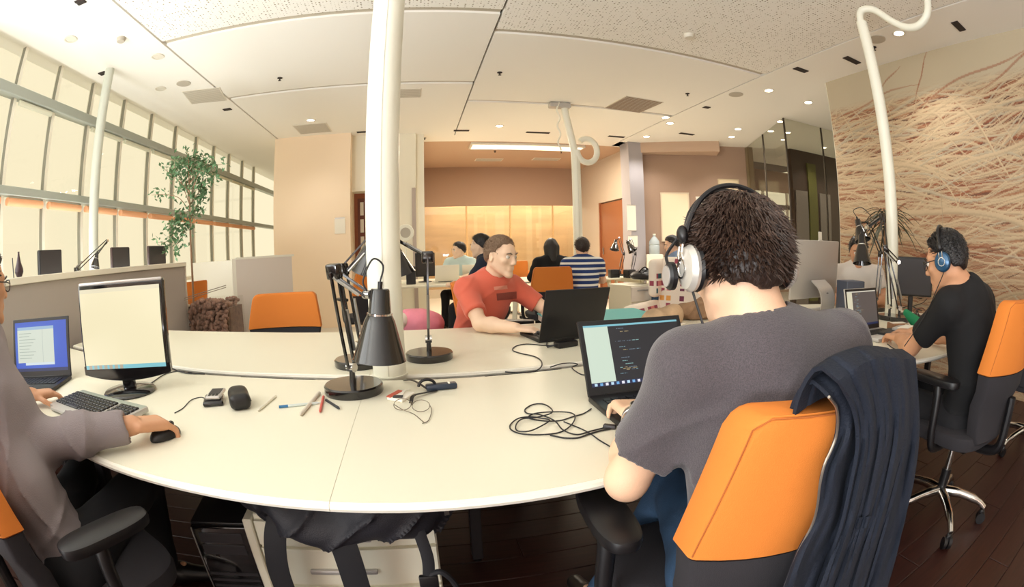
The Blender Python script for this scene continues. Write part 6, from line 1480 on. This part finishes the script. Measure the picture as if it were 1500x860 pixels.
# ------------------------------------------------------------------ rear desks and what stands on them
def rear_desk(label, x0, x1, y0, y1, rot=0, group='white desks further back'):
    c = ((x0+x1)/2, (y0+y1)/2); t = thing('desk', label, 'desk', (c[0], c[1], 0), rot, group); w, d = x1-x0, y1-y0
    MB().box((0, 0, ZD-.0125), (w, d, .025), None, .003).build('tabletop', M['white'], t, 35, True)
    for s in (-1, 1):
        for q in (-1, 1): MB().beam((s*(w/2-.12), q*(d/2-.18), ZD-.025), (s*(w/2-.05), q*(d/2-.06), 0), .06, .035, .003).build('leg', M['white'], t, 35, True)
        MB().box((s*(w/2-.12), 0, ZD-.05), (.05, d-.3, .04)).build('crossbar', M['white'], t, 35, True)
    return t
rear_desk('white desk with splayed legs beyond the thick pole, carrying pale laptops', -.55, 1.05, 6.15, 7.6)
rear_desk('white desk in front of the striped shirt', 1.2, 2.84, 6.2, 7.2, .05)
rear_desk('white desk with the black bag, left of the dotted armchair', 2.9, 4.1, 6.05, 6.95, .3)
rear_desk('white desk in the middle with an orange chair at it', 1.05, 1.9, 7.9, 8.7)
monitor_back('black monitor on the rear desk right of the thick pole', (.12, 6.9, ZD), .35, .30, .34, .08)
t = thing('computer_tower', 'small dark computer on the rear desk beside the black monitor', 'computer', (-.08, 6.6, ZD)); MB().box((-.08, 6.6, ZD+.12), (.13, .22, .24), None, .004).build('case', M['dark_grey'], t); MB().box((-.08, 6.488, ZD+.12), (.11, .006, .22)).build('front', M['black'], t)
M['pale_lid'] = mat('pale_lid', (236, 230, 214), .5)
laptop('laptop', 'pale laptop open on the rear desk next to the black monitor', (.42, 6.62, ZD), PI+.1, .34, .24, .24, .3, M['pale_lid'], None, M['silver'])
laptop('laptop', 'second pale laptop on the rear desk in front of the dark blue man', (.86, 7.0, ZD), PI-.2, .36, .24, .22, .3, M['pale_lid'], None, M['silver'])
t = thing('ring_lamp', 'round white ring-shaped lamp seen past the thick pole', 'lamp', (-.18, 6.95, ZD)); c = rr(594, 341, 6.95)
MB().lathe([(.075, -.02), (.12, -.02), (.125, 0), (.12, .02), (.075, .02)], c, rotx(PI/2), 30, True).build('ring', M['pole'], t); MB().cyl(V(c[0], c[1]+.01, c[2]), V(c[0], c[1]-.01, c[2]), .076, n=24).build('disc', M['vent_grey'], t)
MB().cyl(V(c[0], c[1], ZD+.015), V(c[0], c[1], c[2]-.12), .012, n=10).build('stem', M['pole'], t); MB().cyl(V(c[0], c[1], ZD), V(c[0], c[1], ZD+.015), .09, n=22).build('foot', M['pole'], t)
t = thing('bag', 'soft black bag lying on the desk left of the dotted armchair', 'bag', rr(942, 396, 6.6)*V(1, 1, 0)+V(0, 0, ZD)); c = V(*rr(942, 396, 6.6)[:2], ZD)
F = Field(c-V(.35, .35, .02), c+V(.35, .35, .25), .012); F.ell(c+V(0, 0, .05), (.20, .14, .07), None, .03); F.ell(c+V(.03, 0, .10), (.09, .09, .06), None, .03); F.disp(fold(.008, 81, 26)); F.cut(c+V(0, 0, .002), (0, 0, -1)); F.build('body', M['black'], t, 1)
MB().tube(smooth_path([c+V(-.1, -.05, .1), c+V(-.02, -.08, .17), c+V(.08, -.05, .11)], 6), .01, 8).build('handle', M['black'], t)
for i, (px, dd, lb) in enumerate(((899, 6.95, 'black office phone on the rear desk near the striped shirt'), (922, 6.9, 'small black device behind the black bag'))):
    c = V(*rr(px, 390, dd)[:2], ZD); t = thing('desk_device', lb, 'device', c, .3*i); MB().box((0, 0, .06), (.15, .12, .12), None, .012, 2).build('body', M['black'], t, 35, True); MB().box((0, -.06, .08), (.1, .004, .05)).build('panel', M['dark_grey'], t, 35, True)
for px, py0, lb, hue in ((905, 352, 'black desk lamp in front of the orange door', 0), (922, 354, 'black desk lamp nearest the blue-grey column', 1)):
    b = V(*rr(px+4, 390, 7.4)[:2], ZD); desk_lamp(lb, b, rr(px+9, 372, 7.4), rr(px+2, py0-4, 7.4), (rr(px-3, py0, 7.4), rr(px+(-5 if hue == 0 else 5), py0+14, 7.35)), .08, .18, .075, False, 'rear desk lamps')
t = thing('drawer_pedestal', 'grey-white drawer pedestal under the desk with the black bag', 'cabinet', (*rr(924, 425, 6.55)[:2], 0), .3)
MB().box((0, 0, .35), (.42, .45, .66), None, .003).build('carcass', M['white'], t, 35, True)
for z in (.14, .35, .56): dr_ = MB().box((0, -.23, z), (.41, .016, .19), None, .002).build('drawer', mat('drawer_grey', (214, 206, 196), .5), t, 35, True); MB().box((0, -.243, z+.05), (.2, .01, .012)).build('handle', M['silver'], dr_, 35, True)
MB().box((0, 0, .01), (.36, .36, .02)).build('plinth', M['black'], t, 35, True)
# armchair in patchwork cloth
def patch():
    m = mat('patchwork_cloth', (240, 226, 214), .9); nt = m.node_tree; p = nt.nodes['Principled BSDF']; tc = nt.nodes.new('ShaderNodeTexCoord'); mp = nt.nodes.new('ShaderNodeMapping'); mp.inputs['Scale'].default_value = (13, 13, 13); nt.links.new(tc.outputs['Object'], mp.inputs[0])
    fl = nt.nodes.new('ShaderNodeVectorMath'); fl.operation = 'FLOOR'; nt.links.new(mp.outputs[0], fl.inputs[0]); wn = nt.nodes.new('ShaderNodeTexWhiteNoise'); wn.noise_dimensions = '3D'; nt.links.new(fl.outputs[0], wn.inputs['Vector'])
    r = nt.nodes.new('ShaderNodeValToRGB'); r.color_ramp.interpolation = 'CONSTANT'; e = r.color_ramp.elements; e[0].color = lin(242, 230, 216); e[0].position = 0; e[1].position = .40; e[1].color = lin(158, 74, 92)
    for ps, c in ((.62, (222, 140, 138)), (.74, (242, 230, 216)), (.84, (46, 92, 104)), (.90, (120, 60, 84)), (.95, (236, 170, 90))): n = e.new(ps); n.color = lin(*c)
    nt.links.new(wn.outputs['Value'], r.inputs[0])
    fr = nt.nodes.new('ShaderNodeVectorMath'); fr.operation = 'FRACTION'; nt.links.new(mp.outputs[0], fr.inputs[0]); sb = nt.nodes.new('ShaderNodeVectorMath'); sb.operation = 'SUBTRACT'; sb.inputs[1].default_value = (.5, .5, .5); nt.links.new(fr.outputs[0], sb.inputs[0])
    ab = nt.nodes.new('ShaderNodeVectorMath'); ab.operation = 'ABSOLUTE'; nt.links.new(sb.outputs[0], ab.inputs[0]); sx = nt.nodes.new('ShaderNodeSeparateXYZ'); nt.links.new(ab.outputs[0], sx.inputs[0])
    m1 = nt.nodes.new('ShaderNodeMath'); m1.operation = 'MAXIMUM'; nt.links.new(sx.outputs[0], m1.inputs[0]); nt.links.new(sx.outputs[2], m1.inputs[1])
    g1 = nt.nodes.new('ShaderNodeMath'); g1.operation = 'LESS_THAN'; g1.inputs[1].default_value = .34; nt.links.new(m1.outputs[0], g1.inputs[0])
    mx = nt.nodes.new('ShaderNodeMix'); mx.data_type = 'RGBA'; mx.inputs['A'].default_value = lin(242, 230, 216); nt.links.new(g1.outputs[0], mx.inputs['Factor']); nt.links.new(r.outputs[0], mx.inputs['B']); nt.links.new(mx.outputs['Result'], p.inputs['Base Color']); return m
pm = patch(); ap = rr(992, 415, 4.75); t = thing('armchair', 'armchair in white patchwork cloth with red and teal squares', 'armchair', (ap[0], ap[1], 0), 2.2)
def rb(c, half, rd, name, par, R=None):
    F = Field(np.array(c)-np.array(half)-.05, np.array(c)+np.array(half)+.05, .016); F.rbox(c, half, rd, R, 0); v, f = F.mesh(); return make_obj(name, v, f, pm, par, 180, True)
rb((0, .05, .34), (.27, .32, .10), .05, 'seat_cushion', t); rb((0, -.32, .72), (.33, .09, .36), .06, 'backrest', t, rotx(.12)); rb((0, -.05, .16), (.36, .36, .10), .04, 'base', t)
for s in (-1, 1): rb((s*.37, .02, .42), (.085, .36, .20), .07, 'armrest', t); rb((s*.34, -.26, .86), (.06, .14, .20), .05, 'wing', t)
for s in (-1, 1):
    for q in (-.3, .3): MB().cyl((s*.34, q, 0), (s*.32, q, .09), .02, .028, 10).build('leg', M['bark'], t, 35, True)
# dispenser, whiteboard, notices
def on_wall(px, py): # meeting point with the angled taupe wall
    a, b = V(*WA, 0), V(*WB, 0); n = V(b[1]-a[1], -(b[0]-a[0]), 0); d = ray(px, py); return O3+d*(np.dot(a-O3*V(1, 1, 0), n)/np.dot(d, n))
wu = d_norm(V(WB[0]-WA[0], WB[1]-WA[1], 0)); wn_ = V(wu[1], -wu[0], 0)
def wallpanel(name, label, cat, tl, br, m, frame_m, th=.02):
    a, b = on_wall(*tl), on_wall(*br); c = (a+b)/2; w = abs(np.dot(b-a, wu)); h = abs(a[2]-b[2]); t = thing(name, label, cat, c, math.atan2(wu[1], wu[0])); MB().box((0, -th/2-.002, 0), (w, th, h), None, .003).build('board', m, t, 35, True)
    for z in (-1, 1): MB().box((0, -th/2-.003, z*h/2), (w+.03, th+.01, .025)).build('frame', frame_m, t, 35, True)
    for x in (-1, 1): MB().box((x*w/2, -th/2-.003, 0), (.025, th+.01, h)).build('frame', frame_m, t, 35, True)
wallpanel('whiteboard', 'plain cream whiteboard on the taupe wall', 'whiteboard', (968, 283), (1010, 353), mat('cream_board', (240, 222, 190), .5), mat('board_frame', (226, 208, 180), .5))
wallpanel('picture', 'pale framed sheet on the taupe wall above the man\'s head', 'picture', (1052, 263), (1082, 282), mat('pale_sheet', (226, 206, 170), .6), mat('pic_frame', (206, 186, 150), .5))
wallpanel('notice', 'small pale notice on the taupe wall left of the man\'s hair', 'notice', (1020, 289), (1036, 306), M['paper'], M['paper'])
wallpanel('wall_cabinet', 'low brown cabinet front under the whiteboard', 'cabinet', (976, 354), (1006, 395), mat('brown_front', (172, 124, 96), .6), mat('brown_frame', (150, 104, 80), .6), .06)
for (tl, br, lb) in (((918, 300), (932, 338), 'tall white notice on the blue-grey column'), ((920, 345), (934, 362), 'small white notice lower on the blue-grey column')):
    a, b = aty(*tl, 8.12), aty(*br, 8.12); c = (a+b)/2; t = thing('notice', lb, 'notice', (c[0], 8.115, c[2])); MB().box((c[0], 8.115, c[2]), (abs(b[0]-a[0]), .006, abs(b[2]-a[2]))).build('sheet', M['paper'], t)
    for z in (-1, 1): MB().box((c[0], 8.111, c[2]+z*abs(b[2]-a[2])/2), (abs(b[0]-a[0]), .006, .012)).build('edge', M['silver'], t)
c = on_wall(957, 372)+wn_*.24; t = thing('water_dispenser', 'white water dispenser against the taupe wall', 'dispenser', (c[0], c[1], 0), math.atan2(wu[1], wu[0]))
MB().box((0, 0, .52), (.32, .32, 1.04), None, .02, 2).build('body', M['white'], t, 40, True); MB().box((0, -.162, .8), (.2, .01, .16)).build('tap_recess', M['vent_grey'], t, 35, True)
for x in (-.05, .05): MB().cyl((x, -.19, .84), (x, -.16, .84), .012, n=8).build('tap', M['silver'], t, 35, True)
t2 = thing('water_bottle', 'clear blue-grey water bottle standing on the white dispenser', 'bottle', (c[0], c[1], 1.041)); MB().lathe([(.001, 0), (.10, 0), (.105, .01), (.105, .16), (.098, .17), (.105, .18), (.10, .24), (.05, .31), (.028, .33), (.028, .37), (.001, .371)], (c[0], c[1], 1.041), None, 26).build('bottle', mat('bottle_blue', (176, 186, 190), .15), t2); MB().cyl((c[0], c[1], 1.40), (c[0], c[1], 1.425), .031, n=16).build('cap', M['pole'], t2)
# chairs and shelf colours beyond the orange wall
t = thing('notice', 'white notice sheet on the orange wall', 'notice', aty(497, 331, 7.74)); a, b = aty(490, 320, 7.74), aty(506, 342, 7.74); MB().box((a+b)/2, (abs(b[0]-a[0]), .006, abs(a[2]-b[2]))).build('sheet', M['paper'], t); MB().box((a+b)/2+V(0, -.002, abs(a[2]-b[2])/2), (.16, .008, .02)).build('clip_bar', M['silver'], t)
t = thing('shelf_unit', 'narrow dark red shelf with white folders in the passage', 'shelf', (-.93, 8.4, 0)); MB().span((-1.02, 8.36, 0), (-.84, 8.64, 2.15)).build('back', mat('dark_red', (120, 72, 62), .7), t)
for i in range(6): MB().span((-.97, 8.34, .35+.3*i), (-.91, 8.36, .58+.3*i)).build('folder', M['paper'], t)
t = thing('orange_cushion', 'orange bench cushion by the rear glazing', 'cushion', (2.4, 10.4, .42)); rb2 = Field((1.3, 10.1, .2), (3.4, 10.9, .8), .02); rb2.rbox((2.35, 10.45, .55), (.6, .2, .12), .05); rb2.build('pad', M['orange'], t, 1); MB().span((1.75, 10.25, 0), (2.95, 10.65, .43), .005).build('bench', M['white'], t)
bpy.context.view_layer.update()
